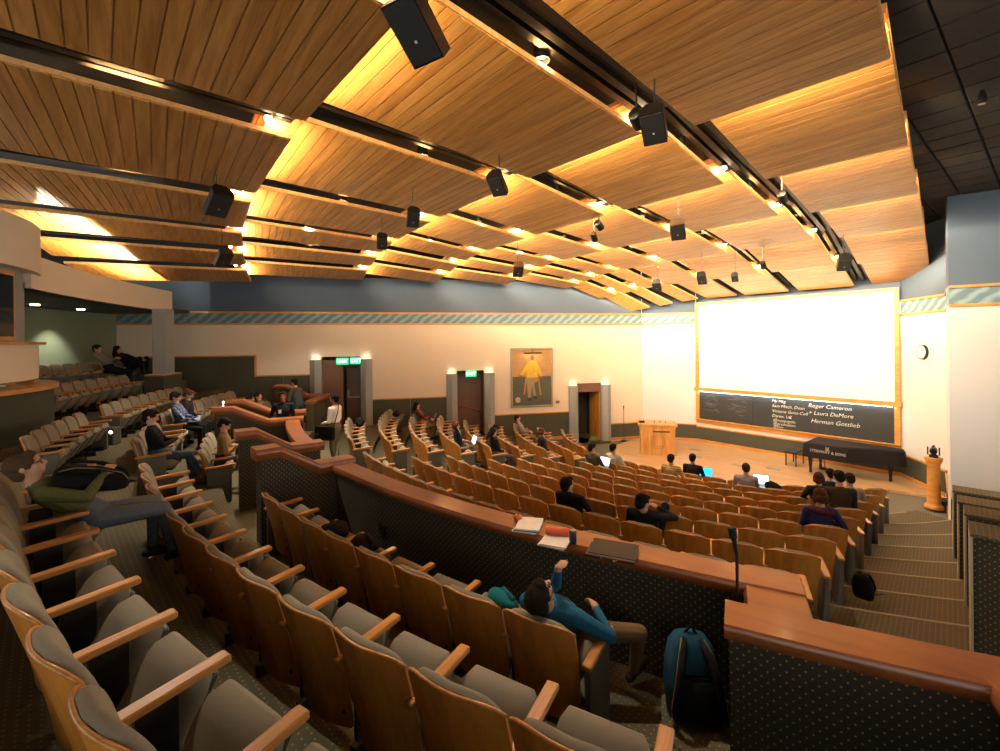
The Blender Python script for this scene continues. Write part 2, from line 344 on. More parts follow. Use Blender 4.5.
def perp(p0, p1):
    d = (p1 - p0) / np.linalg.norm(p1 - p0); n = np.array([-d[1], d[0]]); m = (p0 + p1) / 2
    return n if n @ (np.array([4.0, 10.0]) - m) > 0 else -n
wall('wall_facet_far', K0, S0, perp(K0, S0), 0, .68, 'white angled wall behind the lectern')
wall('wall_stage', S0, S1, perp(S0, S1), 0, .62, 'stage wall carrying the screen and chalkboard', frz=False)
wall('wall_facet_near', S1, F1, perp(S1, F1), 0, .68, 'white angled wall with the clock')
wall('wall_pier', Q0, Q1, perp(Q0, Q1), 0, .62, 'white wall pier at the edge of the stage', panel=.8)
wall('wall_pier_return', F1, Q0 + (F1 - Q0) * .16, perp(F1, Q0) * (1 if perp(F1, Q0) @ np.array([-1, 0]) > 0 else -1), 0, .62, 'short return wall beside the pier')
# doorways
def doorway(i, D, z, zt, leaf):
    s0, s1 = D; body = MB(); dep = 1.5
    body.hexa([wl(s0 - .3, -dep, z), wl(s1 + .3, -dep, z), wl(s1 + .3, -dep - .05, z), wl(s0 - .3, -dep - .05, z), wl(s0 - .3, -dep, zt + .3), wl(s1 + .3, -dep, zt + .3), wl(s1 + .3, -dep - .05, zt + .3), wl(s0 - .3, -dep - .05, zt + .3)])
    for s in (s0, s1):
        e = .05 if s == s1 else -.05
        body.hexa([wl(s, -.02, z), wl(s + e, -.02, z), wl(s + e, -dep, z), wl(s, -dep, z), wl(s, -.02, zt), wl(s + e, -.02, zt), wl(s + e, -dep, zt), wl(s, -dep, zt)])
    body.hexa([wl(s0, -.02, zt), wl(s1, -.02, zt), wl(s1, -dep, zt), wl(s0, -dep, zt), wl(s0, -.02, zt + .05), wl(s1, -.02, zt + .05), wl(s1, -dep, zt + .05), wl(s0, -dep, zt + .05)])
    v = struct(body.build('door_%d' % i, M_BROWN if i < 3 else M_BROWN2), ['doorway with a double exit sign behind the standing people', 'narrow doorway with a handrail beside the portrait', 'doorway with an open oak door near the stage'][i - 1])
    mb = MB(); mb.hexa([wl(s0 - .3, .3, z - .3), wl(s1 + .3, .3, z - .3), wl(s1 + .3, -dep, z - .3), wl(s0 - .3, -dep, z - .3), wl(s0 - .3, .3, z), wl(s1 + .3, .3, z), wl(s1 + .3, -dep, z), wl(s0 - .3, -dep, z)])
    mb.build('threshold', M_CARP, v, uv=True)
    return v
v1 = doorway(1, D1, DZ[0], DT[0], 0); v2 = doorway(2, D2, DZ[1], DT[1], 0); v3 = doorway(3, D3, DZ[2], DT[2], 0)
def leaf(par, s0, s1, o0, o1, z, h, m, name='door_leaf'):
    mb = MB(); a, b = wl(s0, o0, z), wl(s1, o1, z); d = (np.array(b) - np.array(a)); L = np.linalg.norm(d); rz = math.atan2(d[1], d[0]); c = (np.array(a) + np.array(b)) / 2
    mb.box((c[0], c[1], z + h / 2), (L, .05, h), rz); lf = mb.build(name, m, par); return lf, c, rz, L
D1w = D1[1] - D1[0]
lf, c, rz, L = leaf(v1, D1[0] + .02, D1[0] + D1w * .42, -.75, -.75, DZ[0], 2.25, M_BROWN)
mb = MB(); mb.box((c[0] , c[1] - .06, DZ[0] + 1.0), (L * .8, .05, .05), rz); mb.build('push_bar', M_STEEL, lf)
mb = MB(); mb.box((c[0] - L * .38, c[1] - .05, DZ[0] + 1.15), (.08, .06, .3), rz); mb.build('lock_plate', M_STEEL, lf)
mb = MB(); mb.box((c[0], c[1] - .05, DZ[0] + 2.18), (.3, .07, .06), rz); mb.build('door_closer', M_BROWN2, lf)
lf, c, rz, L = leaf(v1, D1[0] + D1w * .46, D1[1] - .02, -.12, -.12, DZ[0], 2.5, M_BROWN)
mb = MB(); mb.box((c[0] + .12, c[1] - .05, DZ[0] + 1.25), (.09, .03, .07), rz); mb.build('push_plate', mat('red_plate', '8c3a22', .5), lf)
lf, c, rz, L = leaf(v2, D2[0] + .02, D2[1] - .02, -.6, -.6, DZ[1], 2.45, M_BROWN)
mb = MB(); mb.tube([wl(D2[0] + .05, -.25, DZ[1] + .82), wl(D2[1] - .25, -.25, DZ[1] + 1.12), wl(D2[1] - .14, -.25, DZ[1] + 1.10), wl(D2[1] - .12, -.3, DZ[1] + .98)], .035, 8)
mb.build('handrail', M_RAILW, v2, smooth=True)
lf, c, rz, L = leaf(v3, D3[0] + .03, D3[0] + .10, -.05, -.95, DZ[2], 2.1, M_DOORW)
mb = MB(); mb.lathe([(.02, 0), (.035, .02), (.03, .06)], (c[0] - .07, c[1] - .3, 1.0), 8); mb.build('door_knob', M_STEEL, lf)
mb = MB(); a = wl(D3[0], -.04, DT[2] - .38); b = wl(D3[1], -.04, DT[2] - .38)
mb.hexa([a, b, wl(D3[1], -.1, DT[2] - .38), wl(D3[0], -.1, DT[2] - .38), wl(D3[0], -.04, DT[2]), wl(D3[1], -.04, DT[2]), wl(D3[1], -.1, DT[2]), wl(D3[0], -.1, DT[2])]); mb.build('transom', M_BROWN, v3)
n = 2
for (u0, u1), z, zt in (((360.5, 372), DZ[0], 3.71), ((310, 321.5), DZ[0], 3.71), ((483.5, 493.5), DZ[1], 3.06), ((446, 456.5), DZ[1], 3.06), ((600.5, 609), DZ[2], 2.42), ((568, 576.5), DZ[2], 2.42)):
    a, b = s_at(u1), s_at(u0); m = (a + b) / 2; mb = MB()
    mb.prism([wl(a, 0, 0)[:2], wl(a, .12, 0)[:2], wl(m, .26, 0)[:2], wl(m + .02, .26, 0)[:2], wl(b, .12, 0)[:2], wl(b, 0, 0)[:2]], z - .3, zt)
    t = struct(mb.build('trim_%d' % n, M_PIL), 'grey pilaster beside a doorway'); n += 1
    mb = MB(); mb.prism([wl(a + .04, .02, 0)[:2], wl(a + .04, .06, 0)[:2], wl(b - .04, .06, 0)[:2], wl(b - .04, .02, 0)[:2]], zt, zt + .012); mb.build('uplight_slot', M_SLOT, t)
    lamp('pilaster_uplight', 'AREA', wl(m, .09, zt + .06), PIL_W, SOFT, aim=wl(m, .02, zt + 1.0), size=.2, size_y=.1)
# exit signs
def text_mesh(txt, size, depth=.004, align='CENTER'):
    cu = bpy.data.curves.new('t', 'FONT'); cu.body = txt; cu.size = size; cu.align_x = align; cu.align_y = 'CENTER'; cu.extrude = depth; cu.offset = -.012 * size if depth < .002 else 0; cu.shear = .25 if depth < .002 else 0; cu.resolution_u = 2
    o = bpy.data.objects.new('t', cu); COL.objects.link(o); dg = bpy.context.evaluated_depsgraph_get(); me = bpy.data.meshes.new_from_object(o.evaluated_get(dg)); bpy.data.objects.remove(o); return me
EXIT_ME = text_mesh('EXIT', .19); EXIT_ME.materials.append(M_SIGNW)
for s, z, lab in ((D1[0] + D1w * .47, DT[0] - .17, 'green exit sign over the open half of the double doorway'), (D1[0] + D1w * .12, DT[0] - .16, 'green exit sign in the corner by the pilaster'), ((D2[0] + D2[1]) / 2 - .02, DT[1] - .12, 'green exit sign over the handrail doorway')):
    p = wl(s, .04, z); t = thing('exit_sign', lab, 'exit sign', p, math.atan2(Kn[1], Kn[0]) + pi / 2, 'exit signs')
    mb = MB(); mb.rbox((0, 0, 0), (.44, .06, .26), .012); mb.build('sign_box', M_SIGN, t)
    o = link('lettering', EXIT_ME, t, (0, -.034, 0), (pi / 2, 0, 0)); mb = MB(); mb.box((0, .06, .0), (.06, .08, .06)); mb.build('bracket', M_DARK, t)
# ------------------------------------------------------------------ stage wall: screen, chalkboard
sd = (S1 - S0) / np.linalg.norm(S1 - S0); sn = perp(S0, S1); SL = np.linalg.norm(S1 - S0); srz = math.atan2(sd[1], sd[0])
def sw(s, o, z): return (S0[0] + sd[0] * s + sn[0] * o, S0[1] + sd[1] * s + sn[1] * o, z)
def sbar(s0, s1, o0, o1, z0, z1, mb=None):
    mb = mb or MB(); return mb.hexa([sw(s0, o0, z0), sw(s1, o0, z0), sw(s1, o1, z0), sw(s0, o1, z0), sw(s0, o0, z1), sw(s1, o0, z1), sw(s1, o1, z1), sw(s0, o1, z1)])
t = thing('projection_screen', 'large blank white projection screen above the chalkboard', 'screen', sw(SL / 2, .05, 2.3), 0, world=True)
sbar(.12, SL - .12, .01, .04, 2.3, 5.78).build('screen_sheet', M_SCREEN, t)
for a in ((.02, .14, 2.25, 5.86), (SL - .14, SL - .02, 2.25, 5.86)): sbar(a[0], a[1], 0, .1, a[2], a[3]).build('frame_post', M_OAK, t)
sbar(.02, SL - .02, 0, .11, 5.78, 5.88).build('frame_top', M_OAK, t)
t = thing('chalkboard', 'long dark chalkboard with chalk writing in an oak frame', 'chalkboard', sw(SL / 2, .05, .9), 0, world=True)
nb = 3
for i in range(nb):
    a, b = .16 + (SL - .32) * i / nb, .16 + (SL - .32) * (i + 1) / nb; sbar(a + .004, b - .004, .02, .05, .98, 2.16).build('slate_panel', M_BOARD, t)
sbar(-.02, SL + .02, 0, .16, 2.16, 2.30).build('top_rail', M_OAK, t); sbar(.02, SL - .02, 0, .07, .80, .98).build('bottom_rail', M_OAK, t)
sbar(.02, SL - .02, .05, .17, .955, .985).build('chalk_ledge', M_OAK, t)
for a in (.02, SL - .16): sbar(a, a + .14, 0, .09, .98, 2.16).build('side_rail', M_OAK, t)
def script(txt, s, z, size, m=M_CHALK, tilt=0.0):
    me = text_mesh(txt, size, .001, 'LEFT'); me.materials.append(m); o = bpy.data.objects.new('chalk_writing', me); COL.objects.link(o); o.parent = t
    p = sw(s, .053, z); o.location = [p[i] - t['_o'][i] for i in range(3)]; o.rotation_euler = (pi / 2, tilt, srz); 
    me.transform(Matrix.Shear('XY', 4, (.25, 0))) if False else None
for txt, s, z, sz in (('My Mtg', 2.95, 2.0, .15), ('Sam Mitch, Dean', 2.95, 1.82, .155), ('Victoria Gonz-Coll', 2.95, 1.63, .15), ('Daren, UK', 2.95, 1.45, .15), ('@rosangelo', 2.98, 1.29, .15), ('@graduation', 2.98, 1.16, .14), ('@stan', 2.98, 1.05, .13),
                      ('Roger Cameron', 4.12, 1.95, .19), ('+ Laura DeMore', 4.12, 1.70, .19), ('Herman Gottlieb', 4.2, 1.42, .2)): script(txt, s, z, sz)
for (s0, s1, z0, z1, n) in ((.35, 1.15, 1.3, 2.0, 26), (1.3, 2.15, 1.25, 2.0, 26)):
    mb = MB()
    for i in range(n):
        a = rng.uniform(s0, s1 - .3); z = rng.uniform(z0, z1); k = rng.uniform(.1, .32); h = rng.uniform(.005, .016); q = rng.uniform(-.1, .1)
        mb.hexa([sw(a, .051, z), sw(a + k, .051, z + q), sw(a + k, .053, z + q), sw(a, .053, z), sw(a, .051, z + h), sw(a + k, .051, z + q + h), sw(a + k, .053, z + q + h), sw(a, .053, z + h)])
    mb.build('chalk_smudge', mat('chalk_faint', '5c6062', .9), t)
for i in range(6):
    p = sw(.6 + (SL - 1.2) * i / 5, .13, 2.13); lamp('board_light', 'AREA', p, BOARD_W, (.95, 1, 1), aim=sw(.6 + (SL - 1.2) * i / 5, .05, 1.6), size=1.0, size_y=.05)
sbar(.2, SL - .2, .11, .15, 2.14, 2.165).build('light_strip', mat('strip_glow', 'f4ffff', .5, emit=3.0), t)
# ------------------------------------------------------------------ parapets with cherry caps
CAPT = 2.525
def cap_prof(r0, r1, zt): return [(r0 - .05, zt - .03), (r0 - .03, zt), (r1 + .03, zt), (r1 + .05, zt - .03), (r1 + .05, zt - .06), (r1 + .02, zt - .10), (r0 - .02, zt - .10), (r0 - .05, zt - .06)]
def parapet(ph0, ph1, r0, r1, label, zb=1.0, zt=CAPT):
    c = pol((r0 + r1) / 2, (ph0 + ph1) / 2, zb + .2); t = thing('parapet', label, 'parapet', c, world=True)
    mb = MB(); mb.arc([(r0, zb), (r1, zb), (r1, zt - .09), (r0, zt - .09)], ph0, ph1); mb.build('carpeted_wall', M_CARPW, t, uv=True)
    mb = MB(); mb.arc(cap_prof(r0, r1, zt), ph0 - .1, ph1 + .1); mb.build('wood_cap', M_CAP, t, smooth=40); return t
def radial(ph, prof, label, wd=.24, zb=1.1):
    """stepped wall along a radius: prof = [(R, ztop)...]"""
    e = np.array([math.cos(rad(ph)), math.sin(rad(ph))]); sd_ = np.array([-e[1], e[0]])
    t = thing('stair_parapet', label, 'parapet', pol(prof[len(prof) // 2][0], ph, zb), world=True)
    mb = MB(); rings = []
    for R, z in prof:
        p = pol(R, ph); rings.append([(p[0] - sd_[0] * wd / 2, p[1] - sd_[1] * wd / 2, zb), (p[0] + sd_[0] * wd / 2, p[1] + sd_[1] * wd / 2, zb), (p[0] + sd_[0] * wd / 2, p[1] + sd_[1] * wd / 2, z - .09), (p[0] - sd_[0] * wd / 2, p[1] - sd_[1] * wd / 2, z - .09)])
    mb.loft(rings); mb.build('carpeted_wall', M_CARPW, t, uv=True)
    mb = MB(); h = wd / 2; cp = [(-h - .05, -.05), (-h - .03, 0), (h + .03, 0), (h + .05, -.05), (h + .05, -.08), (h + .015, -.15), (-h - .015, -.15), (-h - .05, -.08)]
    P = [(prof[0][0] + .06, prof[0][1])] + list(prof[1:-1]) + [(prof[-1][0] - .06, prof[-1][1])]
    mb.sweep(cp, [pol(R, ph, z) for R, z in P], [sd_] * len(P)); mb.build('wood_cap', M_CAP, t, smooth=30); return t
ZH = 2.90
parapet(222.2, 244.0, 14.62, 14.84, 'long curved parapet with a glossy cherry cap behind the lower seats')
parapet(204.2, 214.6, 14.62, 14.84, 'short curved parapet with a cherry cap between the two stair openings')
parapet(184.5, 190.0, 14.62, 14.84, 'curved parapet near the double doorway')
for ph, lab in ((221.2, 'stepped stair wall nearest the bag-strewn seats'), (215.4, 'stepped stair wall beside the phone user'), (203.4, 'stepped stair wall under the laptop users'), (198.4, 'stepped stair wall beside the man in a dark jacket'), (183.8, 'stepped stair wall against the dark wainscot')):
    radial(ph, [(15.8, ZH), (15.55, ZH), (15.02, CAPT + .04), (14.56, CAPT + .04)] if ph > 210 else [(16.3, ZH), (15.95, ZH), (15.25, CAPT + .04), (14.56, CAPT + .04)], lab)
parapet(242.3, 248.2, 15.2, 15.44, 'cherry-capped parapet beside the blue backpack', zb=1.1)
radial(243.4, [(15.2, CAPT - .012), (15.0, CAPT - .012), (14.6, CAPT - .012)], 'short parapet return by the aisle stairs', wd=.3)
radial(247.4, [(16.9, CAPT + .01), (16.2, CAPT + .01), (15.46, CAPT + .01)], 'parapet return at the edge of the frame', wd=.3)
# stepped carpeted walls right of the aisle
M_NOSE = fabric('grey_nosing', 'a8a28e', .15, 90)
for i, (u, v, zf, vt) in enumerate(((971, 653, 1.20, 534), (965, 598, 1.0, 514), (958, 568, .8, 502), (953, 547, .65, 491))):
    p = at(u, v, z=zf); zt = at(u, vt, d=p[1])[2]; dx = np.array([.714, -.70]); dy = np.array([.70, .714])
    t = thing('aisle_wall', ['nearest', 'second nearest', 'third nearest', 'farthest'][i] + ' of the stepped carpeted walls right of the aisle', 'low wall', (p[0], p[1], zf), world=True, group='stepped aisle walls')
    q = lambda a, b, z: (p[0] + dx[0] * a + dy[0] * b, p[1] + dx[1] * a + dy[1] * b, z)
    mb = MB(); mb.hexa([q(.02, .02, zf - .5), q(3.0, .02, zf - .5), q(3.0, .40, zf - .5), q(.02, .40, zf - .5), q(.02, .02, zt - .02), q(3.0, .02, zt - .02), q(3.0, .40, zt - .02), q(.02, .40, zt - .02)]); mb.build('carpeted_body', M_CARPW, t, uv=True)
    mb = MB(); mb.hexa([q(0, 0, zf - .5), q(.02, 0, zf - .5), q(.02, .42, zf - .5), q(0, .42, zf - .5), q(0, 0, zt), q(.02, 0, zt), q(.02, .42, zt), q(0, .42, zt)]); mb.build('end_strip', M_NOSE, t)
    mb = MB(); mb.hexa([q(0, -.01, zt - .02), q(3.0, -.01, zt - .02), q(3.0, .43, zt - .02), q(0, .43, zt - .02), q(0, -.01, zt + .01), q(3.0, -.01, zt + .01), q(3.0, .43, zt + .01), q(0, .43, zt + .01)]); mb.build('top_pad', M_CARP, t, uv=True)
# ------------------------------------------------------------------ rear: recess, fascia, column, booth
mb = MB(); mb.arc([(21.7, 2.9), (21.95, 2.9), (21.95, 6.0), (21.7, 6.0)], phi_wall(21.7) , 206, 16); struct(mb.build('wall_recess', M_GREEN), 'green rear wall of the recess behind the top seats')
mb = MB(); mb.arc([(19.1, 5.36), (22.0, 5.36), (22.0, 5.46), (19.1, 5.46)], 184, 206, 16); sf = struct(mb.build('ceiling_soffit', mat('soffit_dark', '2e302c', .8)), 'dark soffit of the recess')
mb = MB(); mb.arc([(19.02, 5.36), (19.22, 5.36), (19.22, 5.98), (19.02, 5.98)], 187.2, 206, 20); struct(mb.build('wall_fascia', M_CREAM), 'curved cream fascia band above the recess')
for ph in (200.5, 194.5, 190.0):
    p = pol(20.9, ph, 5.33); mb = MB(); mb.lathe([(.09, 0), (.09, .03)], p, 12); o = mb.build('downlight_lens', M_BULB, sf)
    lamp('recess_downlight', 'SPOT', pol(20.9, ph, 5.3), 90, (1, .92, .75), aim=pol(21.6, ph, 3.2), size=.06, angle=80, blend=.7)
for ph in (201.0, 197.6, 194.0, 190.6):
    q = pol(19.5, ph, 5.5); tl = thing('fascia_uplight', f'{["first","second","third","fourth"][int((201.5-ph)/3.4)]} bright uplight on top of the curved fascia, counted from the booth', 'lamp', tuple(q), world=True, group='fascia uplights')
    mb = MB(); mb.rbox((q[0], q[1], 5.5), (.12, .3, .08), .01, rad(ph)); mb.build('housing', M_DARK, tl); mb = MB(); mb.box((q[0], q[1], 5.545), (.08, .24, .01), rad(ph)); mb.build('lens', M_BULB, tl)
    lamp('fascia_uplight_beam', 'AREA', (q[0], q[1], 5.6), 60, (1, .88, .66), aim=pol(17.6, ph, 7.2), size=.24, size_y=.08)
p = pol(18.85, 189.6); t = thing('column', 'square pale column rising from a wooden ledge at the recess', 'column', (p[0], p[1], 2.2), rad(189.6), world=False); t['kind'] = 'structure'
mb = MB(); mb.rbox((0, 0, 2.21), (.36, .46, 1.92), .01); mb.build('shaft', M_PIL, t)
mb = MB(); mb.rbox((0, 0, 1.24), (.5, 1.0, .05), .015); mb.build('ledge', M_OAK, t)
mb = MB(); mb.box((0, 0, .6), (.5, 1.0, 1.24)); mb.build('plinth', M_WAIN, t)
BC = np.array([-10.5, 6.5, 0])
t = thing('projection_booth', 'curved projection booth with a dark window beside the upper seats', 'booth', (BC[0], BC[1], 2.7), world=True)
def drum(r, z0, z1, m, name, r_in=None, a0=-70, a1=80):
    mb = MB(); n = 40; r_in = r_in or r - .2
    rings = [[(BC[0] + R * math.cos(rad(a0 + (a1 - a0) * i / n)), BC[1] + R * math.sin(rad(a0 + (a1 - a0) * i / n)), z) for R, z in ((r_in, z0), (r, z0), (r, z1), (r_in, z1))] for i in range(n + 1)]
    mb.loft(rings); return mb.build(name, m, t, smooth=30)
drum(2.72, 5.62, 6.46, M_CREAM, 'upper_drum', 2.3); drum(2.68, 3.72, 4.33, M_CREAM, 'lower_drum'); drum(2.78, 4.33, 4.38, M_OAK, 'sill', 2.3)
drum(2.5, 4.38, 5.62, M_PIL, 'window_wall', 2.4); drum(2.95, 3.55, 3.62, M_OAK, 'ledge', 2.4); drum(2.88, 2.7, 3.55, M_WAIN, 'base')
for a in (-8.5, 5.5, 19.5):
    mb = MB(); e = (math.cos(rad(a)), math.sin(rad(a))); mb.box((BC[0] + e[0] * 2.5, BC[1] + e[1] * 2.5, 4.98), (.08, .56, 1.14), rad(a)); fr = mb.build('window_frame', M_OAK, t)
    mb = MB(); mb.box((BC[0] + e[0] * 2.53, BC[1] + e[1] * 2.53, 4.98), (.04, .46, 1.02), rad(a)); mb.build('pane', mat('dark_glass', '0d0f10', .06), fr)
# ------------------------------------------------------------------ ceiling
mb = MB(); mb.prism([(-22, -12), (22, -12), (22, 24), (-22, 24)], 8.1, 8.3); ceil = struct(mb.build('ceiling', M_BLKM), 'black ceiling void above the wooden panels')
TIA = [21.0, 17.0, 13.4, 10.7, 7.8, 5.1, 2.7, .25]; TIZ = [2.35, 2.60, 2.75, 2.70, 2.68, 2.56, 2.15, 1.73]
def outer(a): return -4.9 - .335 * a
def redge(k, a):
    c4 = -3.0 - .155 * a; o = outer(a)
    return [3.98 + .109 * a, 2.17 + .058 * a, .30, -1.5 - .08 * a, c4, c4 + .38 * (o - c4), c4 + .72 * (o - c4), o][k]
def ledge_(k, a):
    if k == 0: return 2.6 + .068 * a
    return redge(k + 1, a) + ((.30 + .017 * a) if k < 6 else 0)
def tier_a(i, r, k):
    a = TIA[i] - r * r / 82
    if k == 0: a -= .3
    if i == 7: a += max(0, -2.8 - r) * .75
    if i == 6: a += max(0, -3.5 - r) * .35
    return a
def tier_z(i, r, a):
    z = TIZ[i] - .14 * max(0, (-3.0 - .2 * a) - r)
    if i == 7: z -= .05 * max(0, -2.8 - r)
    return EYE + z
COLN = ['rightmost', 'second', 'third', 'fourth', 'fifth', 'sixth', 'seventh']
TIN = ['', 'tier nearest the camera', 'second tier', 'third tier', 'fourth tier', 'fifth tier', 'sixth tier', 'tier closest to the stage']
nplank = 0
M_RET = mat('panel_return', '9a5c34', .5)
M_CAN = mat('lamp_can', '0e0e0e', .4)
def panel_corner(k, i, side, rear):
    """front or rear corner in (a, r, z)"""
    j = i - 1 if rear else i
    a = TIA[j]; r = (redge if side else ledge_)(k, a)
    if not rear: a = tier_a(i, r, k); r = (redge if side else ledge_)(k, a); return a, r, tier_z(i, r, a)
    a0 = tier_a(j, r, k); z = tier_z(j, r, a0) + .32; a = a0 + .35; r = (redge if side else ledge_)(k, a)
    return a, r, z
for k in range(7):
    for i in range(1, 8):
        if k == 0 and i == 1: pass
        FL, FR, BL, BR = panel_corner(k, i, 0, 0), panel_corner(k, i, 1, 0), panel_corner(k, i, 0, 1), panel_corner(k, i, 1, 1)
        c = [np.array(W(*q)) for q in (FL, FR, BR, BL)]
        ctr = sum(c) / 4
        t = thing('ceiling_panel', f'slatted oak ceiling panel, {COLN[k]} column from the screen side, {TIN[i]}', 'ceiling panel', tuple(ctr), group='hanging oak ceiling panels', world=True)
        mb = MB(); up = np.array([0, 0, .055]); mb.hexa([p for p in c] + [p + up for p in c]); mb.build('edge_board', M_EDGE, t)
        L = np.linalg.norm(c[3] - c[0]); n = max(8, int(round(L / .155)))
        own = (i == 1 and 1 <= k <= 4) or (i == 2 and k <= 3) or (i == 3 and k <= 2)
        dn = np.array([0, 0, -.014]); allmb = MB()
        for j in range(n):
            f0, f1 = (j + .05) / n * .985 + .0075, (j + .95) / n * .985 + .0075
            e0, e1 = .008, .992
            B = lambda s, f: c[0] * (1 - s) * (1 - f) + c[1] * s * (1 - f) + c[2] * s * f + c[3] * (1 - s) * f
            q = [B(e0, f0), B(e1, f0), B(e1, f1), B(e0, f1)]; m = MB() if own else allmb
            m.hexa([p + dn for p in q] + q)
            if own and nplank < 290: m.build('plank', M_PLANK, t); nplank += 1
        if not own: o = allmb.build('planking', M_PLANK, t); o['kind'] = 'stuff'
        # lamps hidden on top of the front edge light the next panel
        if i < 7:
            mid = (c[0] + c[1]) / 2; back = (c[3] - c[0]) / L; side = c[1] - c[0]; wdt = np.linalg.norm(side)
            p = mid + back * .14 + np.array([0, 0, .14]); aim = p - back * .7 + np.array([0, 0, .24])
            lo = lamp('cove_light', 'AREA', tuple(p), COVE_W * wdt * (.8 if i == 1 else 1.4 if i == 2 else 2.3 if i < 5 else 1.3), WARM, aim=tuple(aim), size=.06, size_y=wdt * .9)
            q = np.array(side) / wdt; fw = np.array(aim) - p; fw /= np.linalg.norm(fw)
            zax = Vector(-fw); yax = Vector(q) - zax * Vector(q).dot(zax); yax.normalize(); xax = yax.cross(zax)
            lo.rotation_euler = Matrix((xax, yax, zax)).transposed().to_euler()
            # lamp in the gap at the right front corner
            if k > 0:
                b = c[1] + back * .28 + q * .10 + np.array([0, 0, .16])
                lt = thing('gap_lamp', f'small bright lamp in the ceiling gap beside the {COLN[k]} column, {TIN[i]}', 'lamp', tuple(b), group='lamps in the ceiling gaps', world=True)
                mb = MB(); mb.lathe([(.05, .0), (.055, .05), (.03, .10)], b, 10); mb.build('socket', M_CAN, lt, smooth=40)
                mb = MB(); mb.ell(b + np.array([0, 0, -.02]), (.045, .045, .05), n=10, k=6); mb.build('bulb', M_BULB, lt, smooth=True)
                lamp('gap_lamp_light', 'POINT', tuple(b - back * .14 + np.array([0, 0, .02])), BULB_W, (1, .74, .42), size=.05)
    # black air slot rails in the channel right of this column
    if k > 0:
        for i in range(1, 8):
            a1, r1, z1 = panel_corner(k, i, 1, 0); a0, r0, z0 = panel_corner(k, i, 1, 1); g = .28
            t2 = thing('air_slot', f'black linear air slot beside the {COLN[k]} ceiling column, {TIN[i]}', 'air vent', W(a1, r1 + g, z1 + .2), group='black air slots', world=True)
            for o_, h in ((.05, .14), (.22, .12), (.38, .16)):
                if o_ > .06 and k > 4: continue
                mb = MB(); A0, A1 = np.array(W(a0 - .3, r0 + o_ * (1 if k < 4 else .6), z0 + h)), np.array(W(a1, r1 + o_ * (1 if k < 4 else .6), z1 + h + .05)); s_ = np.append(Ar * .045, 0); hh = np.array([0, 0, .07])
                mb.hexa([A0 - s_, A0 + s_, A1 + s_, A1 - s_, A0 - s_ + hh, A0 + s_ + hh, A1 + s_ + hh, A1 - s_ + hh]); mb.build('slot_rail', M_BLACK, t2)
# black acoustic tiles
mt = wood('acoustic_tile', '0d0d0d', '1b1a18', .9, 0, (9, 9, 9)); zt = EYE + 3.25
tm = MB(); tm.rbox((0, 0, 0), (.59, .59, .03), .012); tme = tm.mesh('tile', mt)
mb = MB(); mb.prism([W(-2, 4.0, 0)[:2], W(16, 5.5, 0)[:2], W(16, 12, 0)[:2], W(-2, 12, 0)[:2]], zt + .02, zt + .08); tc_ = struct(mb.build('ceiling_tiled', M_BLKM), 'black tiled ceiling right of the wooden panels')
for ia in range(24):
    for ir in range(11):
        a, r = -.5 + ia * .61, 4.1 + ir * .61
        if r < redge(0, a) - .35: continue
        o = link('tile', tme, tc_); o.location = W(a, r, zt); o.rotation_euler = (0, 0, math.atan2(Ar[1], Ar[0]))
t = thing('pendant_can', 'small black downlight hanging under the black ceiling tiles', 'lamp', tuple(at(982, 97, z=zt - .1)), world=True)
mb = MB(); mb.lathe([(.045, -.09), (.05, 0), (.02, .1)], t['_o'], 10); mb.build('can', M_CAN, t, smooth=40); mb = MB(); mb.lathe([(.035, -.095), (.035, -.088)], t['_o'], 10); mb.build('lens', mat('dim_lens', '8a8070', .4), t)
# speakers and stage spots under the gaps
def speaker(u, v, z, yaw, size, lab, tilt=.95):
    p = at(u, v, z=EYE + z - .16); t = thing('loudspeaker', lab, 'speaker', tuple(p), yaw, 'black ceiling loudspeakers')
    size *= .8; w_, h_, d_ = size, size * 1.5, size * .8; M = Matrix.Rotation(tilt, 3, 'X')
    mb = MB(); rings = []
    for y, sx in ((-d_ / 2, 1.0), (d_ * .1, 1.0), (d_ / 2, .55)):
        rings.append([M @ Vector((x * w_ / 2 * sx, y, zz * h_ / 2)) for x, zz in ((-1, -1), (1, -1), (1, 1), (-1, 1))])
    mb.loft(rings); mb.build('cabinet', M_BLACK, t)
    mb = MB(); mb.rbox(M @ Vector((0, -d_ / 2 - .006, 0)), (w_ * .94, .016, h_ * .94), .006, M=M); mb.build('grille', mat('grille_black', '141414', .8), t)
    mb = MB(); mb.rbox(M @ Vector((0, -d_ / 2 - .016, -h_ * .12)), (w_ * .07, .004, w_ * .07), .001, M=M); mb.build('badge', mat('badge_silver', 'b8b8b8', .4), t)
    mb = MB(); mb.tube([(0, 0, 0), (0, .05, h_ * .7), (0, .05, h_ * .7 + .7)], .008, 6); mb.build('bracket', M_BLACK, t)
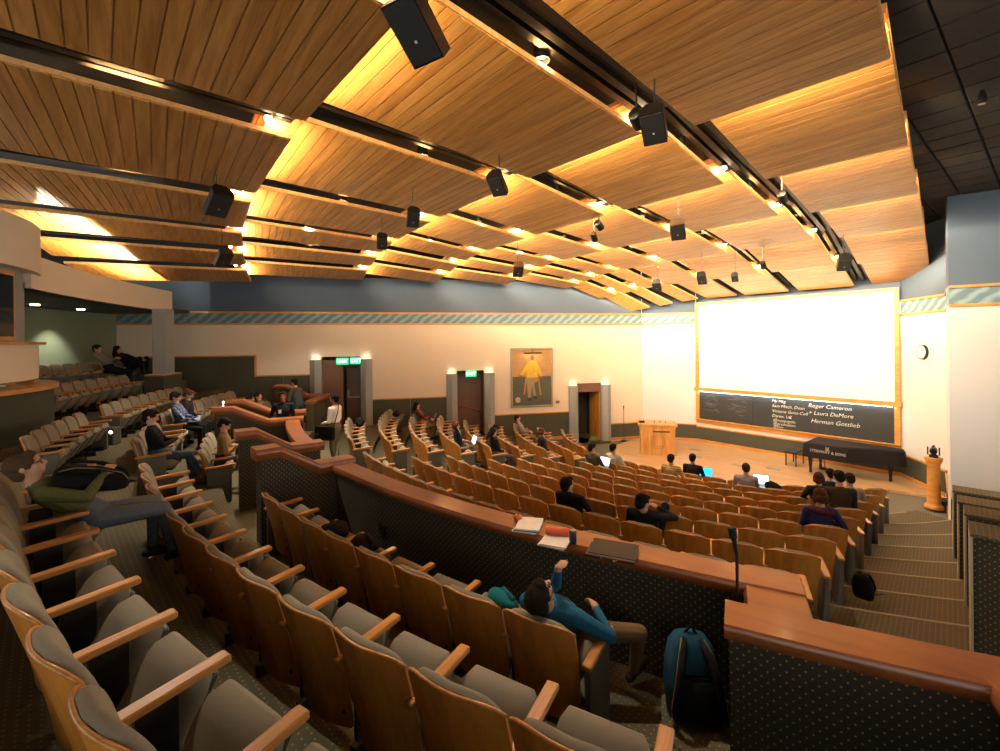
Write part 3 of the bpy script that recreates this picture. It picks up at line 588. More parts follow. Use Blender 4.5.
for u, v, z, yaw, s, lab in ((419, 26, 2.35, -.55, .34, 'big black loudspeaker hanging at the top edge of the picture'), (654, 124, 2.45, -.5, .30, 'black loudspeaker beside the bright spotlight'),
        (498, 183, 2.5, -.4, .28, 'black loudspeaker under the third panel column'), (678, 229, 2.4, -.5, .34, 'black loudspeaker in the middle of the panel ceiling'), (702, 278, 1.95, -.6, .30, 'small black loudspeaker close to the screen corner'),
        (844, 262, 2.05, -.5, .34, 'black loudspeaker above the screen, screen side'), (218, 201, 2.35, .9, .36, 'black loudspeaker seen edge on over the upper seats'), (223, 257, 2.1, .9, .34, 'black loudspeaker nearest the curved fascia'),
        (413, 217, 2.45, .3, .28, 'black loudspeaker between the third and fourth columns'), (382, 241, 2.4, .3, .28, 'black loudspeaker between the fourth and fifth columns'), (518, 269, 2.15, .1, .34, 'black loudspeaker near the blue side wall'),
        (657, 285, 1.85, -.5, .30, 'black loudspeaker low at the ceiling front'), (735, 277, 1.95, -.6, .22, 'small black loudspeaker second from the screen top')):
    speaker(u, v, z, yaw, s, lab)
def spot(u, v, z, lab, aim, power, on=True):
    p = at(u, v, z=EYE + z); t = thing('spotlight', lab, 'spotlight', tuple(p), world=True, group='stage spotlights'); d = (Vector(aim) - Vector(p)).normalized(); pv = Vector(p)
    mb = MB(); mb.tube([pv - d * .22, pv - d * .2, pv], [.045, .075, .08], 12); mb.build('can', M_CAN, t, smooth=40)
    mb = MB(); mb.tube([pv - d * .012, pv + d * .004], .068, 12); mb.build('lens', M_BULB, t)
    mb = MB(); mb.tube([pv - d * .12, pv - d * .12 + Vector((0, 0, .62))], .012, 6); mb.build('yoke', M_CAN, t)
    lamp('spotlight_beam', 'SPOT', tuple(pv + d * .03), power, STAGE, aim=aim, size=.07, angle=62, blend=.8)
scr = lambda s, z: sw(s, 0, z)
spot(640, 125, 2.55, 'bright spotlight near the top of the ceiling channel', scr(3.2, 2.6), STAGE_W * 1.5)
spot(783, 201, 2.45, 'small spotlight halfway along the ceiling channel', scr(5.0, 1.5), STAGE_W)
spot(601, 228, 2.45, 'spotlight beside the third panel column', scr(1.0, 2.0), STAGE_W)
spot(764, 268, 2.05, 'small bright lamp by the panels before the screen', scr(4.5, .5), STAGE_W * .35)
spot(595, 240, 2.35, 'spotlight turned to the lectern', (5.8, 17.2, .8), STAGE_W * .6)
# downlights in the gaps over the seats (real recessed cans)
for i, (a, r) in enumerate(((15.2, 3.0), (12.0, 2.75), (9.2, 2.6), (6.3, 2.45), (15.0, .1), (12.0, .15), (9.2, .2), (6.3, .2), (12, -2.5), (9.2, -2.3), (6.3, -2.1), (12, -4.9), (9, -4.4), (6, -3.9), (15.2, -2.9), (15.2, -5.3), (3.6, 2.4), (3.6, .2), (3.6, -1.9), (14.5, -7.6), (18.6, 3.0), (18.6, .1), (18.6, -3.1), (17.6, 4.9))):
    z = EYE + 2.95; p = W(a, r, z); t = thing('downlight', f'recessed can light, {ORD[i + 1]} of those in the ceiling gaps counted outward from the main channel', 'lamp', p, world=True, group='recessed cans in the ceiling gaps')
    mb = MB(); mb.lathe([(.09, .16), (.09, 0), (.08, 0), (.075, .08), (.02, .1)], p, 12); mb.build('can', M_CAN, t, smooth=40); mb = MB(); mb.lathe([(.05, .05), (.05, .06)], p, 10); mb.build('bulb', M_BULB, t)
    lamp('downlight_beam', 'SPOT', (p[0], p[1], p[2] + .03), DOWN_W * (1.15 if a > 14 else .3 if a < 4 else .75 if a < 6.5 else 1.0), SOFT, aim=(p[0], p[1], 0), size=.08, angle=105, blend=.8)
# ------------------------------------------------------------------ seats
V0 = Vector((0, 0, 0))
def surf_sheet(fn, nu, nv, th, mb, mi=0):
    """closed sheet: fn(u,v)->(point, normal)"""
    F, B = [], []
    for j in range(nv + 1):
        for i in range(nu + 1):
            p, n = fn(i / nu * 2 - 1, j / nv); F.append(p + n * th / 2); B.append(p - n * th / 2)
    N = (nu + 1) * (nv + 1); fs = []; ix = lambda i, j: j * (nu + 1) + i
    for j in range(nv):
        for i in range(nu):
            a, b, c, d = ix(i, j), ix(i + 1, j), ix(i + 1, j + 1), ix(i, j + 1); fs += [(a, b, c, d), (N + d, N + c, N + b, N + a)]
    rim = [ix(i, 0) for i in range(nu)] + [ix(nu, j) for j in range(nv)] + [ix(i, nv) for i in range(nu, 0, -1)] + [ix(0, j) for j in range(nv, 0, -1)]
    for q in range(len(rim)): a, b = rim[q], rim[(q + 1) % len(rim)]; fs.append((b, a, N + a, N + b))
    return mb.add(F + B, fs, mi)
def back_fn(w_, z0, z1, off, drop):
    def f(u, v):
        top = z1 - drop * abs(u) ** 5; z = z0 + (top - z0) * v
        q = (z - .15) / .7; y = .02 - .16 * q ** 1.3 + .06 * u * u + off; taper = .90 + .10 * min(1, v * 1.4)
        n = Vector((-.2 * u, 1, .22)).normalized(); return Vector((u * w_ / 2 * taper, y, z)), n
    return f
mb = MB(); surf_sheet(back_fn(.535, .16, .87, 0, .05), 8, 6, .018, mb); ME_SHELL = mb.mesh('back_shell', M_SHELL, 50)
mb = MB()
for off, s, e in ((.022, 1.0, 0), (.05, .97, .006), (.062, .90, .02)): pass
def cushion(mb):
    rings = []
    pts = []
    for t in np.linspace(0, 2 * pi, 28, endpoint=False):
        cu, su = math.cos(t), math.sin(t); pts.append((math.copysign(abs(cu) ** .45, cu), math.copysign(abs(su) ** .45, su)))
    f = back_fn(.535, .40, .885, 0, .065)
    for sc, off in ((.97, .008), (1.0, .022), (.985, .042), (.90, .058), (.55, .066)):
        rings.append([f(u * .955 * sc, .5 + .5 * v * sc)[0] + f(u * .95, .5)[1] * off for u, v in pts])
    mb.loft(rings)
mb = MB(); cushion(mb); ME_CUSH = mb.mesh('back_cushion', M_FAB, 60)
mb = MB(); _f = back_fn(.535, .16, .87, 0, .05); mb.tube([_f(u, 1.0)[0] + V0 for u in np.linspace(-1, 1, 15)], .0095, 6); ME_RIM = mb.mesh('top_edge', M_ARM, True)
def seat_pad(mb, L=.43, w_=.455, th=.15):
    rings = []; n = 10
    prof = []
    for j in range(9):
        v = j / 8; y = v * L; e = min(1, v / .12) ** .5 if v < .12 else min(1, (1 - v) / .15) ** .5 if v > .85 else 1
        e = max(e, .25); hw = w_ / 2 * (.93 + .07 * v) * (1 - .22 * max(0, (v - .62) / .38) ** 2.5); tt = th / 2 * e
        rings.append([Vector((hw * math.copysign(abs(math.cos(a)) ** .4, math.cos(a)), y, tt * math.copysign(abs(math.sin(a)) ** .55, math.sin(a)) * (1.0 + .12 * math.sin(a) * (1 - math.cos(a) ** 2)))) for a in np.linspace(0, 2 * pi, 20, endpoint=False)])
    mb.loft(rings)
mb = MB(); seat_pad(mb); ME_SEAT = mb.mesh('seat_pad', M_FAB, 60)
mb = MB(); mb.rbox((0, .22, -.055), (.42, .36, .02), .008); ME_PAN = mb.mesh('seat_pan', M_PANEL)
mb = MB(); mb.rbox((0, .17, .635), (.066, .46, .034), .006, M=Matrix.Rotation(.05, 3, 'X')); ME_ARM = mb.mesh('armrest', M_ARM)
mb = MB(); mb.box((0, .14, .36), (.026, .14, .52)); mb.box((0, .16, .04), (.05, .22, .08)); ME_SUP = mb.mesh('stanchion', M_DARK)
mb = MB(); mb.rbox((0, .15, .315), (.055, .36, .60), .01); ME_END = mb.mesh('end_panel', M_PANEL, 40)
mb = MB(); mb.rbox((0, .06, .32), (.44, .05, .16), .01); ME_HINGE = mb.mesh('seat_bracket', M_DARK)
PITCH = .555; V0 = Vector((0, 0, 0))
ROWS = {}      # name -> dict(R, z, seats=[phi...] ordered from the aisle side)
def layout(name, R, z, ph0, ph1, where, first='aisle', fit=True, sc=1.0):
    pt = PITCH * sc; L = rad(abs(ph1 - ph0)) * R; n = int(L / pt + .35); step = math.degrees(pt / R)
    m = (ph0 + ph1) / 2
    ph = [ph1 - step * (i + .5) for i in range(n)] if not fit else [m + step * ((n - 1) / 2 - i) for i in range(n)]
    ROWS[name] = dict(R=R, z=z, seats=ph, where=where, occ=set(), sc=sc)
for k in range(9):
    R = ROWR[k]; pa = phi_aisle(R) - math.degrees(.08 / R); pl = 212.2 + .2 * k
    layout('L%d' % (k + 1), R, ROWZ[k], pl, pa, f'center row {k + 1}', fit=False)
    pw = phi_wall(R, 1.25 if k else 3.3) ; layout('S%d' % (k + 1), R, ROWZ[k], pw, pl - 6.2 - .25 * k, f'side row {k + 1}', fit=False)
layout('A1', 15.8, 1.60, 223.0, 239.2, 'A', fit=False)
layout('A2', 16.2, 1.60, 205.0, 213.4, 'A', fit=False)
layout('A3', 16.15, 1.60, 185.5, 196.4, 'A', fit=False)
layout('B1', 16.9, 1.93, 218.9, 243.4, 'B', fit=False)
layout('B2', 17.1, 1.93, 205.9, 213.6, 'B', fit=False)
layout('B3', 17.25, 1.93, 187, 203.0, 'B', fit=False)
layout('C1', 17.95, 2.33, 221.8, 241.5, 'C', fit=False)
layout('C2', 18.2, 2.33, 206.6, 215.5, 'C', fit=False, sc=.86)
layout('C3', 18.2, 2.33, 189.4, 203.9, 'C', fit=False, sc=.86)
layout('D3', 19.35, 2.73, 191.6, 203.0, 'D', fit=False, sc=.86)
layout('E3', 20.4, 3.08, 186.6, 198, 'E', fit=False, sc=.86)
def row_words(nm, i, n):
    o = ORD[i + 1]
    if nm[0] == 'L': return f'wood-backed seat, {o} from the aisle steps, {ORD[int(nm[1])]} central row beyond the parapet'
    if nm[0] == 'S': return f'wood-backed seat, {o} from the aisle, {ORD[int(nm[1])]} row of the side-wall block'
    row = {'A': 'lowest upper row', 'B': 'second upper row', 'C': 'third upper row', 'D': 'fourth upper row', 'E': 'topmost upper row'}[nm[0]]
    blk = {'1': 'foreground block', '2': 'middle block', '3': 'block by the side wall'}[nm[1]]
    return f'grey upholstered seat, {o} from the aisle end, {row}, {blk}'
def seat_at(nm, i):
    r = ROWS[nm]; return pol(r['R'], r['seats'][i], r['z']), rad(r['seats'][i]) + pi / 2
def nearest_seat(nm, ph): return int(np.argmin([abs(p - ph) for p in ROWS[nm]['seats']]))
def build_seats():
    for nm, r in ROWS.items():
        n = len(r['seats'])
        for i in range(n):
            p, rz = seat_at(nm, i)
            t = thing('auditorium_seat', row_words(nm, i, n), 'seat', tuple(p), rz, 'tip-up seats of ' + nm[0] + ' block rows' if False else ('seats below the parapet' if nm[0] in 'LS' else 'seats above the parapet'))
            t.scale = (r['sc'],) * 3
            link('back_shell', ME_SHELL, t); link('top_edge', ME_RIM, t); link('back_cushion', ME_CUSH, t); link('seat_bracket', ME_HINGE, t)
            occ = i in r['occ']; ang = .04 if occ else rad(58)
            s = link('seat_pad', ME_SEAT, t, (0, .05, .415) if occ else (0, .13, .245), (ang, 0, 0)); link('seat_pan', ME_PAN, s)
            link('armrest', ME_ARM, t, (-PITCH / 2, 0, 0)); link('stanchion', ME_SUP, t, (-PITCH / 2, 0, 0))
            if i == n - 1: link('end_panel', ME_END, t, (-PITCH / 2 - .005, 0, 0))
            if i == 0:
                link('armrest', ME_ARM, t, (PITCH / 2 + .055, 0, 0)); link('end_panel', ME_END, t, (PITCH / 2 + .055, 0, 0))
# ------------------------------------------------------------------ people
V = Vector
def ik(a, b, l1, l2, hint):
    d = b - a; L = d.length
    if L > (l1 + l2) * .995: b = a + d.normalized() * (l1 + l2) * .995; d = b - a; L = d.length
    x = (L * L + l1 * l1 - l2 * l2) / (2 * L); h = math.sqrt(max(0, l1 * l1 - x * x)); n = d / L
    hh = hint - n * hint.dot(n)
    if hh.length < 1e-4: hh = V((1, 0, 0))
    return a + n * x + hh.normalized() * h, b
def capsule(mb, a, ra, b, rb, n=10):
    d = b - a
    if d.length < 1e-5: d = V((0, 0, .001))
    t = d.normalized(); pts, rr = [], []
    for q in (1.0, .8, .45): pts.append(a - t * ra * q * .99); rr.append(max(.0015, ra * math.sqrt(max(0, 1 - (q * .99) ** 2))))
    pts.append(a); rr.append(ra); pts.append(b); rr.append(rb)
    for q in (.45, .8, 1.0): pts.append(b + t * rb * q * .99); rr.append(max(.0015, rb * math.sqrt(max(0, 1 - (q * .99) ** 2))))
    mb.tube(pts, rr, n)
PEOPLE = []
def sitpose(recl=.25, seat_y=.2, seat_z=.47, hands=None, feet=None, pitch=.25, yaw=0.0, tilt=0.0, lean=0.0, knees=None, elbows=None, neck_bend=0.0, hb=None):
    return dict(recl=recl, pel=V((0, seat_y, seat_z + .09)), hands=hands or (V((-.13, .46, .70)), V((.13, .46, .70))), feet=feet or (V((-.12, .62, .07)), V((.12, .60, .07))),
                pitch=pitch, yaw=yaw, tilt=tilt, lean=lean, knees=knees or (V((-.2, .5, 1)), V((.2, .5, 1))), elbows=elbows or (V((-1, -.6, -.6)), V((1, -.6, -.6))), nb=neck_bend)
def standpose(hands=None, feet=None, pitch=.1, yaw=0.0, recl=-.02, pelz=.93):
    return dict(recl=recl, pel=V((0, 0, pelz)), hands=hands or (V((-.24, .08, .82)), V((.24, .08, .82))), feet=feet or (V((-.1, .02, .07)), V((.1, .08, .07))), pitch=pitch, yaw=yaw, tilt=0, lean=0,
                knees=(V((-.1, 1, 0)), V((.1, 1, 0))), elbows=(V((-.6, -1, -.2)), V((.6, -1, -.2))), nb=0)
SKIN = mat('skin_light', 'b4886c', .55, var=.06, vscale=30); SKIN2 = mat('skin_brown', '8a5a3e', .55, var=.06, vscale=30)
def person(label, loc, rz, pose, top, pants, shoes=None, skin=SKIN, hair='1a120c', hair_style='short', short=False, vox=.0135, scale=1.0, curl=.5, extra=None, undies=None, fem=False, hpart=None):
    shoes = shoes or mat('shoe_dark', '1c1814', .6)
    mb = MB(); seg = []          # (a, ra, b, rb, tag)
    def bone(a, ra, b, rb, tg, add=True):
        a, b = V(a), V(b); seg.append((a, ra, b, rb, tg))
        if add: capsule(mb, a, ra, b, rb)
    P = pose['pel']; up = V((math.sin(pose['lean']), -math.sin(pose['recl']), math.cos(pose['recl']))).normalized(); side = V((1, 0, 0)); side = (side - up * side.dot(up)).normalized(); fw = up.cross(side)
    sw_ = .165 if fem else .185
    neck = P + up * .50; chest = P + up * .33; waist = P + up * .16
    # torso as one lofted body
    rings = []
    for h, wx, dy, oy in ((-.11, .10, .08, 0), (-.06, .155, .105, 0), (.0, .168, .118, 0), (.10, .150, .108, .01), (.20, .152, .108, .015), (.31, .172, .118, .015), (.40, .178, .108, .005), (.455, .135, .082, 0), (.50, .062, .058, 0), (.53, .05, .05, 0)):
        c = P + up * h + fw * oy; k = sw_ / .185 if h > .15 else 1
        rings.append([c + side * wx * k * math.cos(a) + fw * dy * math.sin(a) for a in np.linspace(0, 2 * pi, 16, endpoint=False)])
    mb.loft(rings)
    seg.append((P - up * .05, .13, P + up * .05, .13, 'pants')); seg.append((waist - up * .02, .115, chest, .12, 'top')); seg.append((chest, .12, P + up * .43, .10, 'top'))
    wr = []
    for s, i in ((-1, 0), (1, 1)):
        sh = P + up * .43 + side * s * sw_; hip = P + side * s * .088 - up * .01
        el, hd = ik(sh, V(pose['hands'][i]), .285, .25, V(pose['elbows'][i])); kn, ft = ik(hip, V(pose['feet'][i]), .44, .42, V(pose['knees'][i]))
        bone(P + up * .42 + side * s * .09, .075, sh, .064, 'top'); bone(sh, .062, el, .046, 'top'); 
        bone(el, .045, hd, .031, 'skin' if short else 'top'); seg.append((hd, .03, hd, .03, 'skin'))
        bone(hip, .092, kn, .062, 'pants'); bone(kn, .060, ft, .042, 'pants')
        sd = (ft - kn).normalized(); toe_dir = V((0, 1, 0)); toe_dir = (toe_dir - sd * toe_dir.dot(sd) * .75).normalized()
        if pose.get('toes'): toe_dir = V(pose['toes'][i]).normalized()
        heel = ft + sd * .035 - toe_dir * .045; toe = ft + sd * .045 + toe_dir * .15
        bone(heel, .038, toe, .034, 'shoe'); bone(ft, .045, ft + sd * .03 + toe_dir * .06, .042, 'shoe')
        # hand with five fingers
        hdir = (hd - el).normalized()
        if pose.get('hdir'): hdir = V(pose['hdir'][i]).normalized()
        pn = V((-s * .75, .1, -.65))
        if pose.get('palm'): pn = V(pose['palm'][i])
        pn = (pn - hdir * pn.dot(hdir)).normalized(); ac = hdir.cross(pn).normalized() * (1 if i else -1)
        base = hd + hdir * .085
        bone(hd, .028, hd + hdir * .03, .03, 'skin')
        for q in (-.026, -.009, .009, .026): bone(hd + hdir * .03 + ac * q * .8, .016, base + ac * q, .0135, 'skin')
        fr = max(.0085, vox * .78)
        for q, ln in ((-.03, .072), (-.010, .082), (.011, .076), (.031, .060)):
            a = base + ac * q; c1 = curl * .8; d1 = (hdir * math.cos(c1) + pn * math.sin(c1)); b_ = a + d1 * ln * .55; d2 = hdir * math.cos(c1 * 2.3) + pn * math.sin(c1 * 2.3); c_ = b_ + d2 * ln * .5
            bone(a, fr + .001, b_, fr, 'skin'); bone(b_, fr, c_, fr * .85, 'skin')
        tb = hd + hdir * .03 - ac * .03; t1 = tb + (hdir * .6 - ac * .7 + pn * .3).normalized() * .045; t2 = t1 + (hdir * .9 - ac * .1 + pn * .4).normalized() * .032
        bone(tb, fr + .003, t1, fr + .001, 'skin'); bone(t1, fr + .001, t2, fr * .9, 'skin'); wr.append((hd, hdir, pn, ac))
    # head
    nd = (up * math.cos(pose['nb']) + fw * math.sin(pose['nb'])).normalized()
    hc = neck + nd * .155; Mh = Matrix.Rotation(pose['yaw'], 3, 'Z') @ Matrix.Rotation(pose['tilt'], 3, 'Y') @ Matrix.Rotation(-pose['pitch'], 3, 'X')
    if pose.get('headM'): Mh = pose['headM']
    H = lambda x, y, z: hc + Mh @ V((x, y, z))
    bone(neck - up * .03, .056, hc - nd * .05, .052, 'skin')
    for c, r in (((0, -.012, .022), (.076, .096, .092)), ((0, .022, -.02), (.064, .074, .095)), ((0, .045, -.085), (.038, .042, .034)), ((0, .086, .045), (.05, .016, .014)), ((0, .098, -.048), (.024, .012, .010)), ((0, .09, -.072), (.02, .014, .012)),
                 ((.04, .07, -.012), (.022, .02, .02)), ((-.04, .07, -.012), (.022, .02, .02))): mb.ell(H(*c), r, Mh, 14, 10)
    capsule(mb, H(0, .092, .028), .010, H(0, .118, -.016), .015); mb.ell(H(0, .108, -.020), (.019, .014, .011), Mh)
    for s in (-1, 1): mb.ell(H(s * .078, -.005, -.005), (.011, .020, .032), Mh)
    seg.append((hc, .12, H(0, .02, -.06), .09, 'skin'))
    slots = dict(skin=0, top=1, pants=2, shoe=3)
    me = mb.mesh('body_raw', [skin, top, pants, shoes])
    tmp = bpy.data.objects.new('tmp', me); COL.objects.link(tmp)
    m = tmp.modifiers.new('r', 'REMESH'); m.mode = 'VOXEL'; m.voxel_size = vox; m.use_smooth_shade = True
    m = tmp.modifiers.new('s', 'SMOOTH'); m.factor = .45; m.iterations = 2
    root = thing('person', label, 'person', tuple(loc), rz); root.scale = (scale,) * 3
    PEOPLE.append((tmp, seg, slots, [skin, top, pants, shoes], root))
    # hair
    if hair:
        hm = mat('hair_' + hair, hair, .85, var=.35, vscale=60, spec=.15); hb = MB()
        if hair_style == 'bald':
            for s in (-1, 1): hb.ell(H(s * .052, -.055, -.005), (.034, .055, .055), Mh)
            hb.ell(H(0, -.075, -.01), (.06, .04, .055), Mh)
        else:
            hb.ell(H(0, -.020, .031), (.086, .103, .090), Mh, 18, 12); hb.ell(H(0, -.045, -.02), (.076, .062, .078), Mh)
            for s in (-1, 1): hb.ell(H(s * .066, .005, .02), (.018, .028, .045), Mh)
            if hair_style in ('short', 'tuft'): hb.ell(H(.01, .05, .088), (.055, .045, .03), Mh)
            if hair_style == 'bob':
                for s in (-1, 1): hb.ell(H(s * .072, -.005, -.03), (.03, .062, .075), Mh)
                hb.ell(H(0, -.06, -.045), (.082, .055, .075), Mh)
            if hair_style == 'long':
                for s in (-1, 1): hb.ell(H(s * .068, -.01, -.07), (.032, .05, .13), Mh)
                hb.ell(H(0, -.075, -.11), (.075, .045, .17), Mh)
            if hair_style == 'bun': hb.ell(H(0, -.12, .05), (.05, .05, .05), Mh)
        r = np.random.RandomState(len(PEOPLE)); hb.v = [tuple(np.array(p) + r.normal(0, .0022, 3)) for p in hb.v]
        hb.build('hair', hm, root, smooth=True, origin=(0, 0, 0))
    for s in (-1, 1):
        eb = MB(); eb.ell(H(s * .032, .086, .010), (.013, .009, .007), Mh, 8, 6); eb.build('eye', mat('eye_dark', '1a1410', .3), root, smooth=True, origin=(0, 0, 0))
    if pose.get('glasses'):
        gb = MB()
        for s in (-1, 1):
            ring = [H(s * .034 + .026 * math.cos(a), .103, .008 + .019 * math.sin(a)) for a in np.linspace(0, 2 * pi, 13)]; gb.tube(ring, .0028, 5)
            gb.tube([H(s * .060, .101, .012), H(s * .08, .05, .014), H(s * .084, -.01, .01)], .0028, 5)
        gb.tube([H(-.008, .105, .012), H(.008, .105, .012)], .0028, 5); gb.build('glasses', M_BLACK, root, origin=(0, 0, 0))
    if undies == 'hood':
        ob = MB(); ob.ell(neck - fw * .07 + up * .02, (.12, .07, .06), Matrix((side, fw, up)).transposed()); ob.build('hood', top, root, smooth=True, origin=(0, 0, 0))
    return root, dict(head=hc, hands=wr, up=up, fw=fw, P=P, neck=neck, H=H)
def finish_people():
    dg = bpy.context.evaluated_depsgraph_get(); out = []
    for tmp, seg, slots, mats, root in PEOPLE:
        me = bpy.data.meshes.new_from_object(tmp.evaluated_get(dg)); me.name = 'body'; me.materials.clear()
        for m in mats: me.materials.append(m)
        n = len(me.vertices); co = np.empty(n * 3); me.vertices.foreach_get('co', co); co = co.reshape(-1, 3)
        best = np.full(n, 1e9); tg = np.zeros(n, int)
        for a, ra, b, rb, t in seg:
            a, b = np.array(a), np.array(b); d = b - a; L2 = max(1e-9, d @ d); q = np.clip(((co - a) @ d) / L2, 0, 1); ds = np.linalg.norm(co - a - q[:, None] * d, axis=1) - (ra + (rb - ra) * q)
            k = ds < best; best[k] = ds[k]; tg[k] = slots[t]
        mi = np.array([tg[p.vertices[0]] for p in me.polygons], dtype=np.int32); me.polygons.foreach_set('material_index', mi); me.polygons.foreach_set('use_smooth', [True] * len(me.polygons)); me.update()
        out.append((me, root, tmp))
    for me, root, tmp in out:
        o = bpy.data.objects.new('body', me); COL.objects.link(o); o.parent = root; bpy.data.objects.remove(tmp)
def cloth(c, var=.2, sc=40): return MATS.get('cloth_' + c) or fabric('cloth_' + c, c, var, sc)
def T(loc, rz, p): return np.array(loc) + np.array(Matrix.Rotation(rz, 3, 'Z') @ V(p))
def laptop(label, loc, rz, col='5fb4e8', open_=1.9, emit=1.6, body='9a9a9c', size=1.0):
    t = thing('laptop', label, 'laptop', tuple(loc), rz); m = mat('laptop_' + body, body, .35, metal=.3)
    mb = MB(); mb.rbox((0, 0, .009), (.33 * size, .23 * size, .016), .004); mb.build('base', m, t)
    mb = MB(); mb.box((0, .015, .0185), (.29 * size, .10 * size, .003)); mb.build('keyboard', M_BLACK, t)
    M = Matrix.Rotation(-(open_ - pi / 2), 3, 'X'); o = V((0, .115 * size, .018))
    mb = MB(); mb.rbox(o + M @ V((0, 0, .112 * size)), (.33 * size, .010, .225 * size), .003, M=M); ld = mb.build('lid', m, t)
    mb = MB(); mb.box(o + M @ V((0, -.0065, .114 * size)), (.305 * size, .003, .195 * size), M=M); mb.build('display', mat('display_' + col, col, .4, emit=emit), ld)
    return t
def phone(label, loc, rz, tilt=.6, glow='b8d8ff', emit=1.2):
    t = thing('phone', label, 'phone', tuple(loc), rz); M = Matrix.Rotation(tilt, 3, 'X')
    mb = MB(); mb.rbox((0, 0, 0), (.075, .15, .009), .003, M=M); mb.build('case', M_BLACK, t)
    mb = MB(); mb.box(M @ V((0, 0, .0055)), (.066, .135, .002), M=M); mb.build('display', mat('phone_' + glow, glow, .3, emit=emit), t)
    return t
def seated(row, ph, label, pose, top, pants, **kw):
    i = nearest_seat(row, ph); 
    while i in ROWS[row]['occ']: i += 1 if ph < ROWS[row]['seats'][i] else -1
    ROWS[row]['occ'].add(i); p, rz = seat_at(row, i); r, J = person(label, p, rz, pose, top, pants, **kw); return p, rz, J
J_DENIM = cloth('3c4654'); K_ = cloth('15151a'); KHAKI = cloth('6e6248'); GREYP = cloth('4a4a4c')
lap = (V((-.10, .40, .66)), V((.10, .40, .66)))
type_ = (V((-.09, .50, .70)), V((.09, .50, .70)))
def lap_laptop(p, rz, label, **kw): return laptop(label, T(p, rz, (0, .50, .655)), rz, **kw)
# man in a green jacket lying back in the third row
p, rz, J = seated('C1', 226.6, 'reclining man in an olive jacket and glasses, head thrown back, beside the upper aisle',
    dict(sitpose(recl=.80, seat_y=.46, seat_z=.44, hands=(V((-.10, .42, .92)), V((.16, .50, .90))), feet=(V((-.10, .86, .09)), V((.12, .98, .09))), pitch=-.32, yaw=-.12, neck_bend=.45), glasses=True,
         knees=(V((-.3, .2, 1)), V((.1, .4, 1)))), cloth('55562f'), cloth('5b6068'), vox=.0085, hair='4a3826', curl=.35)
GREEN_P, GREEN_R = p, rz
# man in black reading
p, rz, J = seated('B2', 213.2, 'man in a black sweater and jeans reading, legs crossed, at the aisle end', dict(sitpose(recl=.12, seat_y=.18, hands=(V((-.02, .46, .80)), V((.06, .46, .82))), feet=(V((-.12, .66, .07)), V((-.02, .78, .16))), pitch=.35)), K_, J_DENIM, vox=.010, curl=.7, shoes=mat('shoe_tan', '7a4c24', .6))
t = thing('book', 'open pale book held by the man in a black sweater', 'book', tuple(T(p, rz, (.02, .53, .84))), rz)
for s in (-1, 1): mb = MB(); mb.rbox((s * .065, 0, 0), (.13, .19, .012), .003, M=Matrix.Rotation(-s * .25, 3, 'Y') @ Matrix.Rotation(.7, 3, 'X')); mb.build('page_block', mat('paper', 'd8d2c2', .8), t)
# two men with a laptop
p, rz, J = seated('B3', 202.0, 'man in a blue plaid shirt with a laptop on his lap', sitpose(recl=.12, hands=type_, pitch=.4), checks('plaid_blue', '1c2238', '9aa4b8', '2c3c68'), K_, hair='20140c')
lap_laptop(p, rz, 'laptop with a bright blue display on the plaid-shirted lap', col='38b8ff')
seated('B3', 199.5, 'man in a dark shirt leaning over beside the blue plaid shirt', sitpose(recl=-.05, hands=lap, pitch=.6), cloth('221c1a'), K_, hair='4a2c18')
# phone user behind the stair wall
p, rz, J = seated('A2', 209.6, 'person in a tan jacket looking down at a glowing phone by the stair wall', sitpose(recl=-.05, hands=(V((-.05, .40, .78)), V((.05, .40, .78))), pitch=.65), cloth('8a7048'), cloth('3a3c44'), hair='18100c')
phone('glowing phone held low by the person in tan', T(p, rz, (0, .47, .82)), rz)
seated('A3', 194.2, 'person in a tan top slouching beyond the stair wall', sitpose(recl=.45, seat_y=.3, pitch=.1, hands=(V((-.1, .5, .7)), V((.1, .5, .7)))), cloth('927a52'), K_, hair='20140e')
seated('A3', 191.8, 'person in a grey-brown top lounging next to the tan slouching person', sitpose(recl=.4, seat_y=.3, pitch=.0), cloth('6a5a4a'), K_, hair='1c1410')
# standing people
q = at(283, 392, d=11.2); person('standing man in a dark jacket with a white badge facing the room', (q[0], q[1], 1.42), rad(200), standpose(hands=(V((-.22, .1, .85)), V((.2, .12, .95)))), cloth('16181e'), cloth('4c5a6a'), skin=SKIN2, hair='120c0a', curl=.3)
mb = MB(); b = T((q[0], q[1], 1.42), rad(200), (.06, .135, 1.22)); t = thing('name_badge', 'white name badge on the dark jacket', 'badge', tuple(b), rad(200)); mb.rbox((0, 0, 0), (.07, .008, .09), .002); mb.build('card', mat('paper_white', 'e4e0d6', .7), t)
q = at(299, 378.5, d=13.2); person('standing man in a grey shirt leaning forward near the doorway', (q[0], q[1], 1.60), rad(75), standpose(recl=-.25, hands=(V((-.2, .35, 1.0)), V((.2, .3, .95))), pitch=.3), cloth('3c3834'), cloth('2c333c'), hair='140e0a', scale=1.0)
q = at(335, 387.5, d=10.7); WHP = (q[0], q[1], 1.40); WHR = rad(80); person('standing man in a white shirt and khakis with a black shoulder bag', WHP, WHR, standpose(hands=(V((-.12, .24, 1.02)), V((.12, .24, 1.02))), pitch=.05, feet=(V((-.12, -.05, .07)), V((.12, .12, .07)))), cloth('d8d0c8'), KHAKI, skin=SKIN2, hair='0e0a08', vox=.012)
t = thing('shoulder_bag', 'black shoulder bag hanging at the hip of the white-shirted man', 'bag', WHP, WHR)
